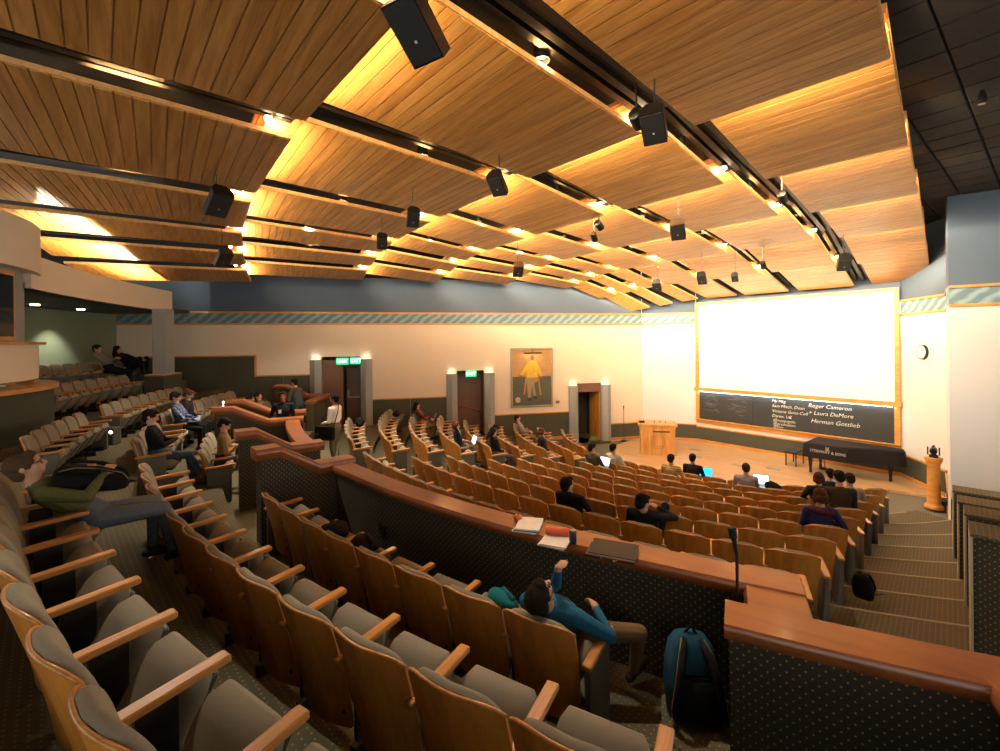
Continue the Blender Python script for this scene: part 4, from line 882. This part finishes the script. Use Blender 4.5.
mb = MB(); mb.rbox((-.27, .10, .82), (.14, .46, .32), .03); mb.build('bag_body', cloth('0e0e10'), t, smooth=40); mb = MB(); mb.rbox((-.345, .10, .88), (.012, .44, .2), .006); mb.build('flap', cloth('141416'), t)
mb = MB(); mb.tube([(-.26, -.1, .96), (-.14, -.15, 1.3), (.12, -.02, 1.49), (-.02, .15, 1.3), (-.26, .3, .96)], .012, 6); mb.build('strap', cloth('101012'), t, smooth=True)
# side block and centre block listeners
p, rz, J = seated('S3', 182, 'person in a red plaid shirt typing on a laptop by the wainscot', sitpose(recl=.3, hands=type_, pitch=.25), checks('plaid_red', '4a1814', 'b05a48', '1c0e0c'), KHAKI, hair='1a100c', hair_style='long', fem=True)
lap_laptop(p, rz, 'thin grey laptop on the lap of the red plaid shirt', col='8a9098', emit=.3, body='6c6c70')
p, rz, J = seated('S4', 201.0, 'man in a navy t-shirt with a pale laptop at the aisle', sitpose(recl=.15, hands=(V((-.1, .5, .72)), V((.12, .16, 1.08))), pitch=.15), cloth('1a2030'), J_DENIM, short=True, hair='5a3420')
lap_laptop(p, rz, 'pale laptop open on the lap of the navy t-shirt', col='a8dcff', emit=1.3)
seated('S5', 205.2, 'woman with long dark hair in a black top writing', sitpose(recl=.1, hands=lap, pitch=.5), K_, cloth('50505a'), hair='1c120e', hair_style='long', fem=True)
seated('S5', 202.4, 'person in a brown jacket bent low over the seat arm', sitpose(recl=-.35, hands=lap, pitch=.8), cloth('4a3828'), cloth('38383c'), hair='20140e')
seated('S7', 179, 'grey-shirted man sitting alone below the portrait', sitpose(recl=.3, pitch=.05), cloth('8a8680'), KHAKI, hair='1c1612')
seated('S7', 200.6, 'woman in a black and pink top beside the aisle', sitpose(recl=.0, pitch=.4, hands=lap), cloth('2a1e22'), KHAKI, hair='4a2e1c', hair_style='bob', fem=True)
p, rz, J = seated('L7', 219.5, 'man in a grey jacket and glasses looking at a white laptop', dict(sitpose(recl=.1, hands=type_, pitch=.25, yaw=-.3), glasses=True), cloth('3e3a36'), K_, hair='140e0a')
lap_laptop(p, rz, 'small white laptop in front of the grey jacket', col='e4f4ff', emit=1.2)
seated('L8', 213.4, 'dark-haired person sitting just beyond the grey jacket', sitpose(recl=.1, pitch=.2), cloth('b0a898'), K_, hair='120c0a')
seated('L8', 230.0, 'person in a yellow plaid shirt seen from behind', sitpose(recl=.1, pitch=.3), checks('plaid_yellow', '9c8248', '4c3c20', 'd0b878', 40), K_, hair='18100c')
p, rz, J = seated('L9', 230.6, 'dark-haired person beside the yellow plaid shirt', sitpose(recl=.05, hands=type_, pitch=.45), K_, K_, hair='120c0a')
laptop('bright blue laptop beside the yellow plaid shirt', T(p, rz, (.30, .20, .74)), rz + .2, col='18a0f0', emit=1.5, open_=1.8)
p, rz, J = seated('L8', 243.2, 'man with thinning hair in a lavender shirt', sitpose(recl=.1, hands=type_, pitch=.3), cloth('8d8290'), GREYP, hair='2a1c14')
laptop('white glowing laptop beside the lavender shirt', T(p, rz, (.34, .45, .74)), rz + .1, col='c4ecff', emit=1.6, open_=1.8)
seated('L7', 252.6, 'woman with a brown bob in a dark top among the front rows', sitpose(recl=.05, pitch=.2, yaw=-.5), K_, K_, hair='3a2214', hair_style='bob', fem=True)
p, rz, J = seated('L8', 255.6, 'man in a dark sweater behind a blue laptop near the aisle', sitpose(recl=.05, hands=type_, pitch=.35), cloth('1c2028'), K_, hair='120c0a')
laptop('laptop with a blue picture near the aisle', T(p, rz, (.26, .47, .72)), rz, col='58a8e8', emit=1.3, open_=1.8)
p, rz, J = seated('L6', 257.6, 'person in a dark brown bomber jacket bent over a phone', sitpose(recl=-.1, hands=(V((-.05, .4, .85)), V((.05, .4, .85))), pitch=.6), cloth('33291f'), K_, hair='0e0a08', scale=1.08)
phone('lit phone held by the bomber jacket', T(p, rz, (.06, .47, .9)), rz)
seated('L7', 260.5, 'person in a pale pink top in the aisle seat', sitpose(recl=.0, pitch=.5), cloth('a08878'), K_, hair='1a120e')
p, rz, J = seated('L4', 249.0, 'woman with short brown hair in a maroon and purple top', sitpose(recl=.05, hands=(V((-.02, .4, .80)), V((.14, .4, .80))), pitch=.5), cloth('2a2850'), K_, hair='3c2214', hair_style='bob', fem=True, vox=.012)
phone('lit phone held by the woman in maroon', T(p, rz, (.12, .47, .84)), rz)
t = thing('scarf', 'maroon scarf round the shoulders of the short-haired woman', 'scarf', tuple(p), rz); mb = MB()
nk = J['neck']; mb.tube([nk + V((.15 * math.cos(a), .11 * math.sin(a) + .01, -.055 + .015 * math.sin(2 * a))) for a in np.linspace(0, 2 * pi, 15)], .042, 8); mb.build('wrap', cloth('481420'), t, smooth=True)
seated('L2', 233.4, 'dark-haired man in a black hooded jacket, first of the two friends', sitpose(recl=.42, seat_y=.28, pitch=.05, yaw=-.25), cloth('141214'), K_, hair='0c0806', vox=.011, undies='hood')
seated('L2', 237.6, 'dark-haired man in a black jacket slumped, face in hand, second of the friends', dict(sitpose(recl=.55, seat_y=.34, pitch=.45, yaw=-.35, hands=(V((-.1, .45, .7)), V((.13, .30, .98))), feet=(V((-.1, .7, .1)), V((.1, .55, .5)))), ), cloth('17161c'), cloth('101014'), hair='0a0706', vox=.011, hair_style='short')
# man in blue at the end of the lowest upper row
BL_I = 0; ROWS['A1']['occ'].add(0); p, rz = seat_at('A1', 0); BLUE_P, BLUE_R = p, rz
bp = dict(sitpose(recl=.80, seat_y=.44, seat_z=.42, hands=(V((.0, .26, 1.03)), V((.22, .46, .70))), feet=(V((-.10, .74, .08)), V((.40, .78, .12))), pitch=-.75, yaw=-.2, neck_bend=.0), glasses=True, elbows=(V((-.5, .5, -1)), V((1, -.3, -.5))))
bp['knees'] = (V((-.5, .1, 1)), V((1.0, .3, .5))); bp['toes'] = (V((0, 1, .5)), V((.4, .8, .4)))
person('man in a blue shirt and glasses slumped back, holding up a phone', p, rz, bp, cloth('1f5674'), cloth('6b573c'), vox=.0085, hair='1c1009', shoes=mat('shoe_brown', '2c2018', .7), curl=.6)
phone('dark phone held above the face of the man in blue', T(p, rz, (.02, .33, 1.10)), rz, tilt=-.9, glow='303438', emit=.1)
# two people lounging in the topmost row
seated('E3', 190.6, 'person with dark hair in a pale top reading in the topmost row', sitpose(recl=.5, seat_y=.35, hands=(V((-.05, .5, .85)), V((.05, .5, .85))), pitch=.2), cloth('7a7266'), K_, hair='140c08')
seated('E3', 188.3, 'person in black with knees drawn up in the topmost row', sitpose(recl=.6, seat_y=.35, hands=(V((-.1, .6, .8)), V((.1, .6, .8))), feet=(V((-.1, .72, .42)), V((.1, .72, .42))), pitch=.1), K_, K_, hair='0c0806', hair_style='long')
# ------------------------------------------------------------------ seats now that the occupied ones are known
lap_seat = nearest_seat('B3', 191.0); ROWS['B3']['occ'].add(lap_seat)
build_seats(); finish_people()
p, rz = seat_at('B3', lap_seat); laptop('brightly lit laptop left open on a seat of the second upper row', T(p, rz, (0, .30, .49)), rz + 1.9, col='e8f4ff', emit=3.0, open_=1.7, size=.9)
# ------------------------------------------------------------------ grand piano under a black cover
po = sw(4.55, .62, 0); prz = srz
t = thing('grand_piano', 'grand piano under a black quilted cover at the back of the stage', 'piano', po, prz); t.scale = (.88, .88, .95)
M_COVER = fabric('piano_cover', '17161a', .3, 90, .75)
plan = [(-.02, 0), (2.35, 0), (2.55, -.08), (2.62, -.3), (2.60, -.52), (2.42, -.68), (2.1, -.78), (1.7, -.95), (1.35, -1.2), (1.1, -1.34), (.8, -1.39), (.4, -1.40), (-.02, -1.40)]
cen = V((1.1, -.65)); 
def pring(sc, z, wob=0): return [V((cen.x + (x - cen.x) * sc + (wob * math.sin(9 * x + 4 * y)), cen.y + (y - cen.y) * sc + wob * math.cos(8 * x), z)) for x, y in plan]
mb = MB(); mb.loft([pring(1.03, .56, .012), pring(1.02, .75, .006), pring(1.0, .98), pring(.985, 1.02), pring(.93, 1.04), pring(.4, 1.05)]); cv = mb.build('cover', M_COVER, t, smooth=50)
mb = MB(); mb.loft([pring(.93, .60), pring(.93, .70)]); mb.build('case_bottom', M_BLACK, t)
me = text_mesh('STEINWAY & SONS', .125, .003); me.materials.append(mat('cover_letters', 'b8b0a0', .7)); link('lettering', me, cv, (.72, -1.425, .80), (pi / 2, 0, -.02))
lb = MB()
for s in (-1, 1): lb.tube([(.72 + s * .015, -1.43, .87), (.72 + s * .045, -1.43, .91), (.72 + s * .03, -1.43, .95), (.72 + s * .05, -1.43, .985)], .007, 5)
for s in (-.015, 0, .015): lb.tube([(.72 + s, -1.43, .88), (.72 + s, -1.43, .97)], .003, 4)
lb.tube([(.66, -1.43, .872), (.78, -1.43, .872)], .007, 5); lb.build('lyre_emblem', MATS['cover_letters'], cv)
for x, y in ((.15, -1.25), (.15, -.15), (2.25, -.45)):
    mb = MB(); mb.lathe([(.045, .02), (.05, .06), (.04, .14), (.075, .5), (.085, .62)], (x, y, 0), 8); lg = mb.build('leg', M_BLACK, t, smooth=40)
    mb = MB(); mb.tube([(x - .02, y, .03), (x + .02, y, .03)], .03, 10); mb.build('caster', M_STEEL, lg)
mb = MB()
for s in (-.06, .06): mb.tube([(.38 + s, -.7, .62), (.38 + s, -.7, .12)], .014, 6)
mb.rbox((.38, -.7, .1), (.22, .12, .09), .01); mb.build('pedal_lyre', M_BLACK, t)
for s in (-.06, 0, .06): mb = MB(); mb.rbox((.27, -.7 + s, .07), (.1, .025, .015), .004); mb.build('pedal', mat('brass', 'b08a3c', .3, metal=1), t)
t = thing('piano_bench', 'black bench tucked at the keyboard end of the piano', 'bench', sw(4.0, 1.0, 0), prz)
mb = MB(); mb.rbox((0, 0, .48), (.36, .78, .07), .02); mb.build('seat', M_BLACK, t, smooth=40)
for x in (-.15, .15):
    for y in (-.34, .34): mb = MB(); mb.tube([(x, y, .46), (x, y, 0)], [.024, .018], 6); mb.build('leg', M_BLACK, t)
# ------------------------------------------------------------------ lectern, microphones, pedestal camera
q = at(657, 453, z=0); t = thing('lectern', 'broad pale wood lectern with a round seal on the stage', 'lectern', tuple(q), rad(-14))
mb = MB(); mb.loft([[V((x * wx, y * .33 - .03, z)) for x, y in ((-1, -1), (1, -1), (1, 1), (-1, 1))] for z, wx in ((0, .66), (.04, .66), (.041, .60), (1.0, .62), (1.05, .66), (1.13, .66))]); mb.build('body', M_POD, t)
mb = MB(); mb.hexa([(-.70, -.42, 1.10), (.70, -.42, 1.10), (.70, .36, 1.10), (-.70, .36, 1.10), (-.70, -.42, 1.15), (.70, -.42, 1.15), (.70, .36, 1.19), (-.70, .36, 1.19)]); mb.build('desk_top', M_POD, t)
mb = MB(); mb.rbox((.12, -.40, .90), (.62, .03, .05), .008); mb.build('slot_rail', mat('slot_dark', '6a4420', .5), t)
mb = MB(); mb.tube([(.26 * math.cos(a), -.372, .5 + .26 * math.sin(a)) for a in np.linspace(0, 2 * pi, 25)], .012, 5); mb.tube([(.17 * math.cos(a), -.372, .5 + .17 * math.sin(a)) for a in np.linspace(0, 2 * pi, 25)], .010, 5); mb.build('seal', M_DOORW, t)
for x, h in ((-.5, .09), (-.1, .06), (.1, .05), (.3, .05)): mb = MB(); mb.tube([(x, -.05, 1.16), (x + .02, -.07, 1.18 + h)], .014, 6); mb.build('gooseneck', M_BLACK, t)
mb = MB(); mb.rbox((-.55, -.1, 1.20), (.2, .14, .07), .01); mb.build('control_box', M_BLACK, t)
def micstand(label, base, h, lean=(0, 0)):
    t = thing('microphone_stand', label, 'microphone', tuple(base)); mb = MB(); mb.lathe([(.14, 0), (.14, .015), (.03, .035), (.012, .05)], (0, 0, 0), 16); mb.build('base', M_BLACK, t, smooth=40)
    mb = MB(); mb.tube([(0, 0, .03), (0, 0, h - .12)], .011, 8); mb.build('pole', M_BLACK, t)
    a, b = V((0, 0, h - .12)), V((lean[0], lean[1], h + .06)); d = (b - a).normalized(); mb = MB(); mb.tube([a, a + d * .1, a + d * .12, b], [.011, .017, .027, .029], 10); mb.build('microphone', M_BLKM, t, smooth=40)
micstand('thin microphone stand beside the lectern', at(624, 441, z=0), 1.45)
q = at(737, 570, d=3.18); micstand('black microphone on a stand at the corner of the cherry parapet', (q[0], q[1], 1.6), 1.30, (-.02, .03))
q = at(312, 437, d=9.3); micstand('microphone on a stand in the cross aisle near the white-shirted man', (q[0], q[1], 1.18), q[2] - 1.18, (.10, .03))
q = at(934, 508, z=0); t = thing('pedestal', 'round wooden pedestal at the edge of the stage', 'pedestal', tuple(q))
mb = MB(); mb.lathe([(.19, 0), (.19, .06), (.16, .09), (.135, .14), (.13, .5), (.125, 1.08), (.135, 1.12)], (0, 0, 0), 20); mb.build('shaft', M_OAK, t, smooth=35); mb = MB(); mb.lathe([(.13, 1.12), (.155, 1.17), (.175, 1.22), (.175, 1.28)], (0, 0, 0), 20); mb.build('capital', M_OAK, t, smooth=35)
t = thing('video_camera', 'small black robotic camera on the wooden pedestal', 'camera', (q[0], q[1], 1.28)); mb = MB(); mb.lathe([(.09, 0), (.09, .06), (.05, .09)], (0, 0, 0), 14); mb.build('mount', M_BLACK, t, smooth=40)
mb = MB(); mb.tube([(-.09, -.09, .17), (.09, .09, .17)], .075, 12); mb.build('head', M_BLACK, t, smooth=40); mb = MB(); mb.tube([(-.09, -.10, .17), (-.125, -.14, .17)], [.05, .045], 12); mb.build('lens', mat('lens_glass', '1a2028', .1), t)
for s in (-1, 1): mb = MB(); mb.rbox((s * .075, -s * .075, .16), (.03, .03, .2), .006, pi / 4); mb.build('yoke_arm', M_BLACK, t)
mb = MB(); mb.rbox((0, 0, .28), (.2, .05, .03), .008, .7); mb.build('top_handle', M_BLACK, t)
t = thing('floor_box', 'small black box on the stage floor beside the pedestal', 'box', tuple(at(945, 508, z=0))); mb = MB(); mb.rbox((0, 0, .1), (.2, .24, .2), .02); mb.build('case', M_BLACK, t, smooth=40); mb = MB(); mb.tube([(-.06, 0, .2), (-.06, 0, .24), (.06, 0, .24), (.06, 0, .2)], .01, 6); mb.build('handle', M_BLACK, t)
# clock on the near facet
fd = (F1 - S1) / np.linalg.norm(F1 - S1); fn_ = perp(S1, F1); fr_ = math.atan2(fn_[1], fn_[0])
qv = ray(924, 352); A = np.array([[qv[0], -fd[0]], [1.0, -fd[1]]]); dd, ss = np.linalg.solve(A, S1); cz = EYE + qv[2] * dd
t = thing('wall_clock', 'round black-rimmed wall clock beside the screen', 'clock', (S1[0] + fd[0] * ss + fn_[0] * .04, S1[1] + fd[1] * ss + fn_[1] * .04, cz), fr_ + pi / 2)
def disc(r, y0, y1, n=28): mb = MB(); mb.loft([[V((r * math.cos(a), y, r * math.sin(a))) for a in np.linspace(0, 2 * pi, n, endpoint=False)] for y in (y0, y1)]); return mb
disc(.215, .035, -.03).build('rim', M_BLACK, t, smooth=40); disc(.185, -.02, -.034).build('dial', mat('dial_white', 'ece8e0', .5), t)
for a, l, w_ in ((.9, .10, .012), (-1.7, .15, .009)): mb = MB(); mb.box(V((math.sin(a) * l / 2, -.04, math.cos(a) * l / 2)), (w_, .005, l), M=Matrix.Rotation(a, 3, 'Y')); mb.build('hand', M_BLACK, t)
for k in range(12): mb = MB(); a = k * pi / 6; mb.box(V((math.sin(a) * .16, -.036, math.cos(a) * .16)), (.008, .004, .028), M=Matrix.Rotation(a, 3, 'Y')); mb.build('hour_mark', M_BLACK, t)
# portrait
pa, pb = s_at(552), s_at(510); pm = (pa + pb) / 2; pw = pb - pa; pd = wl(pm, .05, 0)[1]; z1 = at(531, 348, d=pd)[2]; z0 = at(531, 407, d=pd)[2]; ph_ = z1 - z0
t = thing('portrait', 'tall framed portrait of a seated figure in yellow between two doorways', 'painting', wl(pm, .05, z0), math.atan2(Kn[1], Kn[0]) + pi / 2)
M_GILT = mat('silver_gilt', 'a89c80', .35, metal=.6)
for x, z, sx, sz in ((-pw / 2 + .04, ph_ / 2, .08, ph_), (pw / 2 - .04, ph_ / 2, .08, ph_), (0, .04, pw, .08), (0, ph_ - .04, pw, .08)): mb = MB(); mb.rbox((x, 0, z), (sx, .08, sz), .02); mb.build('frame_rail', M_GILT, t, smooth=40)
cw, ch = pw - .12, ph_ - .12
mb = MB(); mb.box((0, .01, .06 + ch * .26), (cw, .03, ch * .52)); cv = mb.build('canvas_lower', mat('paint_green', '4c5248', .8, var=.2, vscale=5), t)
mb = MB(); mb.box((0, .01, .06 + ch * .76), (cw, .03, ch * .48)); mb.build('canvas_upper', mat('paint_tan', 'a88458', .8, var=.2, vscale=5), t)
def flat(poly, m, name, y): mb = MB(); mb.loft([[V((x * cw / 2, yy, .06 + z * ch)) for x, z in poly] for yy in (y, y - .006)]); mb.build(name, m, t)
YL = mat('paint_yellow', 'c8a838', .8, var=.3, vscale=9); GY = mat('paint_grey', '8c8068', .8, var=.3, vscale=9); FL_ = mat('paint_flesh', '8a5238', .8)
SH = mat('paint_shoe', '2c2420', .8); HR = mat('paint_hair', '6c5848', .8)
flat([(-.44, .20), (-.38, .20), (-.20, .56), (-.30, .56)], M_DOORW, 'painted_chair', -.004); flat([(.40, .18), (.46, .18), (.36, .56), (.26, .56)], M_DOORW, 'painted_chair', -.004)
flat([(-.30, .50), (.30, .50), (.28, .42), (.10, .40), (.20, .16), (.08, .15), (-.02, .36), (-.06, .13), (-.20, .12), (-.26, .40)], GY, 'painted_trousers', -.008)
flat([(-.22, .09), (-.04, .09), (-.06, .14), (-.20, .14)], SH, 'painted_shoe', -.010); flat([(.07, .12), (.26, .12), (.20, .17), (.08, .17)], SH, 'painted_shoe', -.010)
flat([(-.26, .50), (.30, .50), (.32, .70), (.22, .78), (.08, .80), (-.06, .80), (-.20, .77), (-.30, .70)], YL, 'painted_jacket', -.010)
flat([(-.30, .72), (-.20, .77), (-.24, .64), (-.52, .53), (-.60, .56)], YL, 'painted_sleeve', -.012); flat([(.32, .72), (.22, .77), (.28, .62), (.46, .50), (.54, .54)], YL, 'painted_sleeve', -.012)
for hx, hz in ((-.58, .53), (.52, .50)): flat([(hx + .07 * math.cos(a), hz + .024 * math.sin(a)) for a in np.linspace(0, 2 * pi, 10, endpoint=False)], FL_, 'painted_hand', -.014)
flat([(.02 + .10 * math.cos(a), .855 + .046 * math.sin(a)) for a in np.linspace(0, 2 * pi, 14, endpoint=False)], FL_, 'painted_head', -.014)
flat([(.02 + .105 * math.cos(a), .872 + .036 * math.sin(a)) for a in np.linspace(0, pi, 10)], HR, 'painted_hair', -.016)
flat([(-.72 + .13 * math.cos(a), .11 + .05 * math.sin(a)) for a in np.linspace(0, 2 * pi, 12, endpoint=False)], mat('paint_white', 'b8b0a0', .8), 'painted_hat', -.008)
t2 = thing('picture_light', 'slim brass picture light over the portrait', 'lamp', wl(pm, .2, z1 - .20), math.atan2(Kn[1], Kn[0]) + pi / 2); mb = MB(); mb.tube([(-.38, 0, 0), (.38, 0, 0)], .025, 8); mb.build('tube_hood', mat('brass_dark', '5c4a28', .4, metal=.8), t2); mb = MB(); mb.tube([(0, 0, 0), (0, .13, .22)], .01, 6); mb.build('arm', MATS['brass_dark'], t2)
lamp('picture_lamp', 'AREA', wl(pm, .19, z1 - .24), 1.2, WARM, aim=wl(pm, .05, z0 + .6), size=.7, size_y=.03)
q = ray(557, 402); s = s_at(557); t = tag(MB().rbox((0, 0, 0), (.16, .02, .12), .004).build('wall_plaque', mat('brass_plate', '8c6a34', .4, metal=.7)), 'small brass plaque beside the portrait', 'plaque'); t.location = wl(s, .02, at(557, 402, d=wl(s, 0, 0)[1])[2]); t.rotation_euler = (0, 0, math.atan2(Kn[1], Kn[0]) + pi / 2)
# ------------------------------------------------------------------ things on the parapet
zc = CAPT + .002
def onc(u, v): return at(u, v, z=zc)
def booklet(label, u, v, rz, w_, d_, h, cols, name='magazine'):
    q = onc(u, v); t = thing(name, label, 'magazine', tuple(q), rz)
    for i, c in enumerate(cols): mb = MB(); mb.rbox((.006 * i, .004 * i, h * (i + .5)), (w_, d_, h * .96), .002, rz=.06 * i); mb.build('sheaf', mat('print_' + c, c, .5, var=.2, vscale=18), t)
booklet('stack of white and blue magazines on the cherry cap', 528, 527, -.35, .23, .30, .012, ['c8c4bc', '6c7c90', 'd8d4cc'])
booklet('magazine with a white cover under the orange bottle', 556, 541, -.45, .24, .31, .012, ['b8b4ac', 'ccc8c0'])
q = onc(518, 522); t = thing('apple', 'small red and yellow apple on the cherry cap', 'fruit', tuple(q)); mb = MB(); mb.lathe([(.01, 0), (.03, .004), (.042, .03), (.04, .055), (.022, .074), (.006, .068)], (0, 0, 0), 14); mb.build('flesh', mat('apple_red', 'b85a30', .35, var=.4, vscale=12), t, smooth=True); mb = MB(); mb.tube([(0, 0, .066), (.006, 0, .09)], .003, 5); mb.build('stem', mat('stem_brown', '3a2818', .7), t)
q = onc(560, 538); t = thing('water_bottle', 'orange bottle lying on the magazine', 'bottle', (q[0], q[1], q[2] + .062), -.2); OR = mat('orange_plastic', 'd0562a', .4); mb = MB(); mb.tube([(-.13, 0, 0), (-.12, 0, 0), (.06, 0, 0), (.09, 0, 0)], [.030, .036, .036, .02], 14); mb.build('bottle_body', OR, t, smooth=40); mb = MB(); mb.tube([(.09, 0, 0), (.13, 0, 0)], .022, 12); mb.build('cap', mat('orange_dark', '983a1c', .4), t)
q = onc(573, 543); t = thing('drink_can', 'small dark drink can with a silver top on the cherry cap', 'can', tuple(q)); mb = MB(); mb.lathe([(.028, 0), (.033, .008), (.033, .10), (.027, .112)], (0, 0, 0), 16); mb.build('can_body', mat('can_purple', '3a3048', .35, metal=.4), t, smooth=40); mb = MB(); mb.lathe([(.027, .112), (.027, .116)], (0, 0, 0), 16); mb.build('lid', M_STEEL, t)
q = onc(612, 554); t = thing('binder', 'black portfolio case open on the cherry cap', 'case', tuple(q), -.42); mb = MB(); mb.rbox((0, 0, .012), (.40, .26, .022), .006); mb.build('lower_cover', M_BLACK, t); mb = MB(); mb.rbox((.01, .02, .034), (.38, .24, .016), .006, M=Matrix.Rotation(.12, 3, 'X')); mb.build('upper_cover', M_BLACK, t); mb = MB(); mb.rbox((0, .1, .045), (.36, .06, .004), .001); mb.build('white_sheet', mat('paper_white', 'e4e0d6', .7), t)
for s in (-.07, .07): mb = MB(); mb.tube([(s, -.13, .02), (s * .8, -.16, .02), (s * .4, -.165, .02)], .006, 5); mb.build('handle', M_BLACK, t)
q = pol(14.848, 226.9, 2.09); q = at(404, 520, d=q[1]); ph = 227.0; q = pol(14.85, 227.2, 1.98); t = tag(MB().rbox((0, 0, 0), (.13, .02, .13), .006).build('wall_outlet', M_BLACK), 'black outlet plate on the carpeted parapet', 'outlet'); t.location = tuple(q); t.rotation_euler = (0, 0, rad(ph) + pi / 2)
# ------------------------------------------------------------------ bags
def rucksack(label, loc, rz, body, trim, lean=.15, sc=1.0, name='backpack', belts=True):
    t = thing(name, label, 'backpack', tuple(loc), rz); t.scale = (sc,) * 3; M = Matrix.Rotation(-lean, 3, 'X')
    rings = []
    for z, wx, dy in ((.0, .12, .09), (.02, .165, .12), (.15, .175, .13), (.32, .165, .115), (.44, .14, .09), (.50, .10, .06), (.52, .04, .03)):
        rings.append([M @ V((wx * math.copysign(abs(math.cos(a)) ** .6, math.cos(a)), dy * math.copysign(abs(math.sin(a)) ** .6, math.sin(a)), z)) for a in np.linspace(0, 2 * pi, 18, endpoint=False)])
    mb = MB(); mb.loft(rings); mb.build('sack', body, t, smooth=60)
    mb = MB(); mb.rbox(M @ V((0, -.135, .17)), (.25, .06, .26), .025, M=M); mb.build('front_pocket', trim, t, smooth=50)
    for s in (-1, 1):
        mb = MB(); pts = [M @ V((s * .05, -.07, .50)), M @ V((s * .085, -.16, .44)), M @ V((s * .12, -.20, .28)), M @ V((s * .15, -.19, .12)), M @ V((s * .13, -.12, .03))]
        mb.tube(pts, [.016, .026, .028, .02, .012], 8); st = mb.build('shoulder_strap', trim, t, smooth=True)
        mb = MB(); mb.tube([q_ + V((s * .022, -.004, .004)) for q_ in pts], .005, 5); mb.build('piping', mat('khaki_piping', '8a7a58', .8), st)
    mb = MB(); mb.tube([M @ V((-.04, -.02, .51)), M @ V((0, -.03, .565)), M @ V((.04, -.02, .51))], .010, 6); mb.build('grab_loop', trim, t, smooth=True)
    for s in (-1, 1) if belts else ():
        mb = MB(); mb.tube([M @ V((s * .13, -.10, .05)), V((s * .2, -.22, .03)), V((s * .16, -.32, .015)), V((s * .24, -.38, .012))], .012, 6); mb.build('belt_strap', mat('strap_taupe', '5a4e3c', .85), t, smooth=True)
    return t
q = pol(15.08, 241.35, 1.6); rucksack('blue and black hiking backpack standing against the carpeted parapet', q, rad(241.35) + pi / 2 + .35, cloth('1f4a5e'), cloth('16181c'), .1, 1.08)
q = T(GREEN_P, GREEN_R, (.05, .20, .92)); r = rucksack('black backpack lying across the lap of the olive jacket', q, GREEN_R - 1.1, cloth('0c0c0e'), cloth('121214'), 0, .95, belts=False); r.scale = (.9, .62, .95); r.rotation_euler = (-1.85, 0, GREEN_R - .15)
q = at(864, 596, z=ROWZ[1]); rucksack('black leather bag on the aisle step beside the seats', q, 2.2, cloth('08080a'), cloth('0e0e10'), .35, .62)
def lump(name, label, cat, loc, rz, r, m, seed=1, rough=.18):
    t = thing(name, label, cat, tuple(loc), rz); mb = MB(); mb.ell((0, 0, r[2]), r, n=16, k=10); rs = np.random.RandomState(seed); ph3 = rs.uniform(0, 6, 6)
    mb.v = [tuple(np.array(v_) * (1 + rough * math.sin(ph3[0] + 17 * v_[0] + 9 * v_[1]) * math.sin(ph3[1] + 15 * v_[2] + 11 * v_[1]))) for v_ in mb.v]; mb.build('folded_cloth', m, t, smooth=True)
    mb = MB(); mb.tube([(-r[0] * .7, 0, r[2] * 1.5), (-r[0] * .2, r[1] * .4, r[2] * 2.0), (r[0] * .6, -r[1] * .1, r[2] * 1.6)], .02, 6); mb.build('sleeve', m, t, smooth=True); return t
for i, lab in ((4, 'black jacket heaped on a folded seat of the lowest upper row'), (5, 'black bag beside the heaped jacket on the lowest upper row')):
    p, rz = seat_at('A1', i); lump('jacket', lab, 'jacket', T(p, rz, (0, .22, .62)), rz, (.2, .12, .06), cloth('0d0d10'), i)
p, rz = seat_at('A1', 1); lump('jacket', 'teal jacket hung over the seat back beside the man in blue', 'jacket', T(p, rz, (.24, .02, .77)), rz, (.13, .07, .06), cloth('1a6a72'), 9)
i = nearest_seat('L8', 248); p, rz = seat_at('L8', i); lump('bag', 'black bag on a front seat beside the lavender shirt', 'bag', T(p, rz, (0, .25, .72)), rz, (.17, .13, .10), cloth('0d0d10'), 3)
q = wl(s_at(588), .45, .03); lump('bag', 'green bag on the floor of the stage-side doorway', 'bag', q, 0, (.22, .16, .14), cloth('5c6a38'), 5)
i = 0; p, rz = seat_at('S1', len(ROWS['S1']['seats']) - 2); lump('bag', 'dark bag on the far end of the first side row', 'bag', T(p, rz, (0, .25, .70)), rz, (.17, .13, .12), cloth('101012'), 6)
p, rz = seat_at('S2', len(ROWS['S2']['seats']) - 2); lump('bag', 'dark bag on the far end of the second side row', 'bag', T(p, rz, (0, .25, .70)), rz, (.17, .13, .12), cloth('121010'), 8)
# step lights
for u, v, d, lab in ((112, 427, 9.0, 'small step light box at the foot of the upper aisle'),):
    q = at(u, v, d=d); z = 2.33; t = thing('step_light', lab, 'lamp', (q[0], q[1], z)); h = q[2] - z; mb = MB(); mb.rbox((0, 0, h / 2), (.2, .2, h), .015); mb.build('box', M_WAIN, t); mb = MB(); mb.ell((.06, -.1, h * .75), (.03, .02, .03)); mb.build('bulb', M_BULB, t, smooth=True)
q = at(163, 480, d=3.9); t = tag(MB().rbox((0, 0, .20), (.03, .13, .55), .012).build('writing_tablet', M_PANEL), 'fold-away grey writing tablet leaning from a seat back in the foreground', 'tablet arm')
p, rz = seat_at('B1', len(ROWS['B1']['seats']) - 7); t.location = tuple(T(p, rz, (-.1, -.34, .03))); t.rotation_euler = (.25, 0, rz)
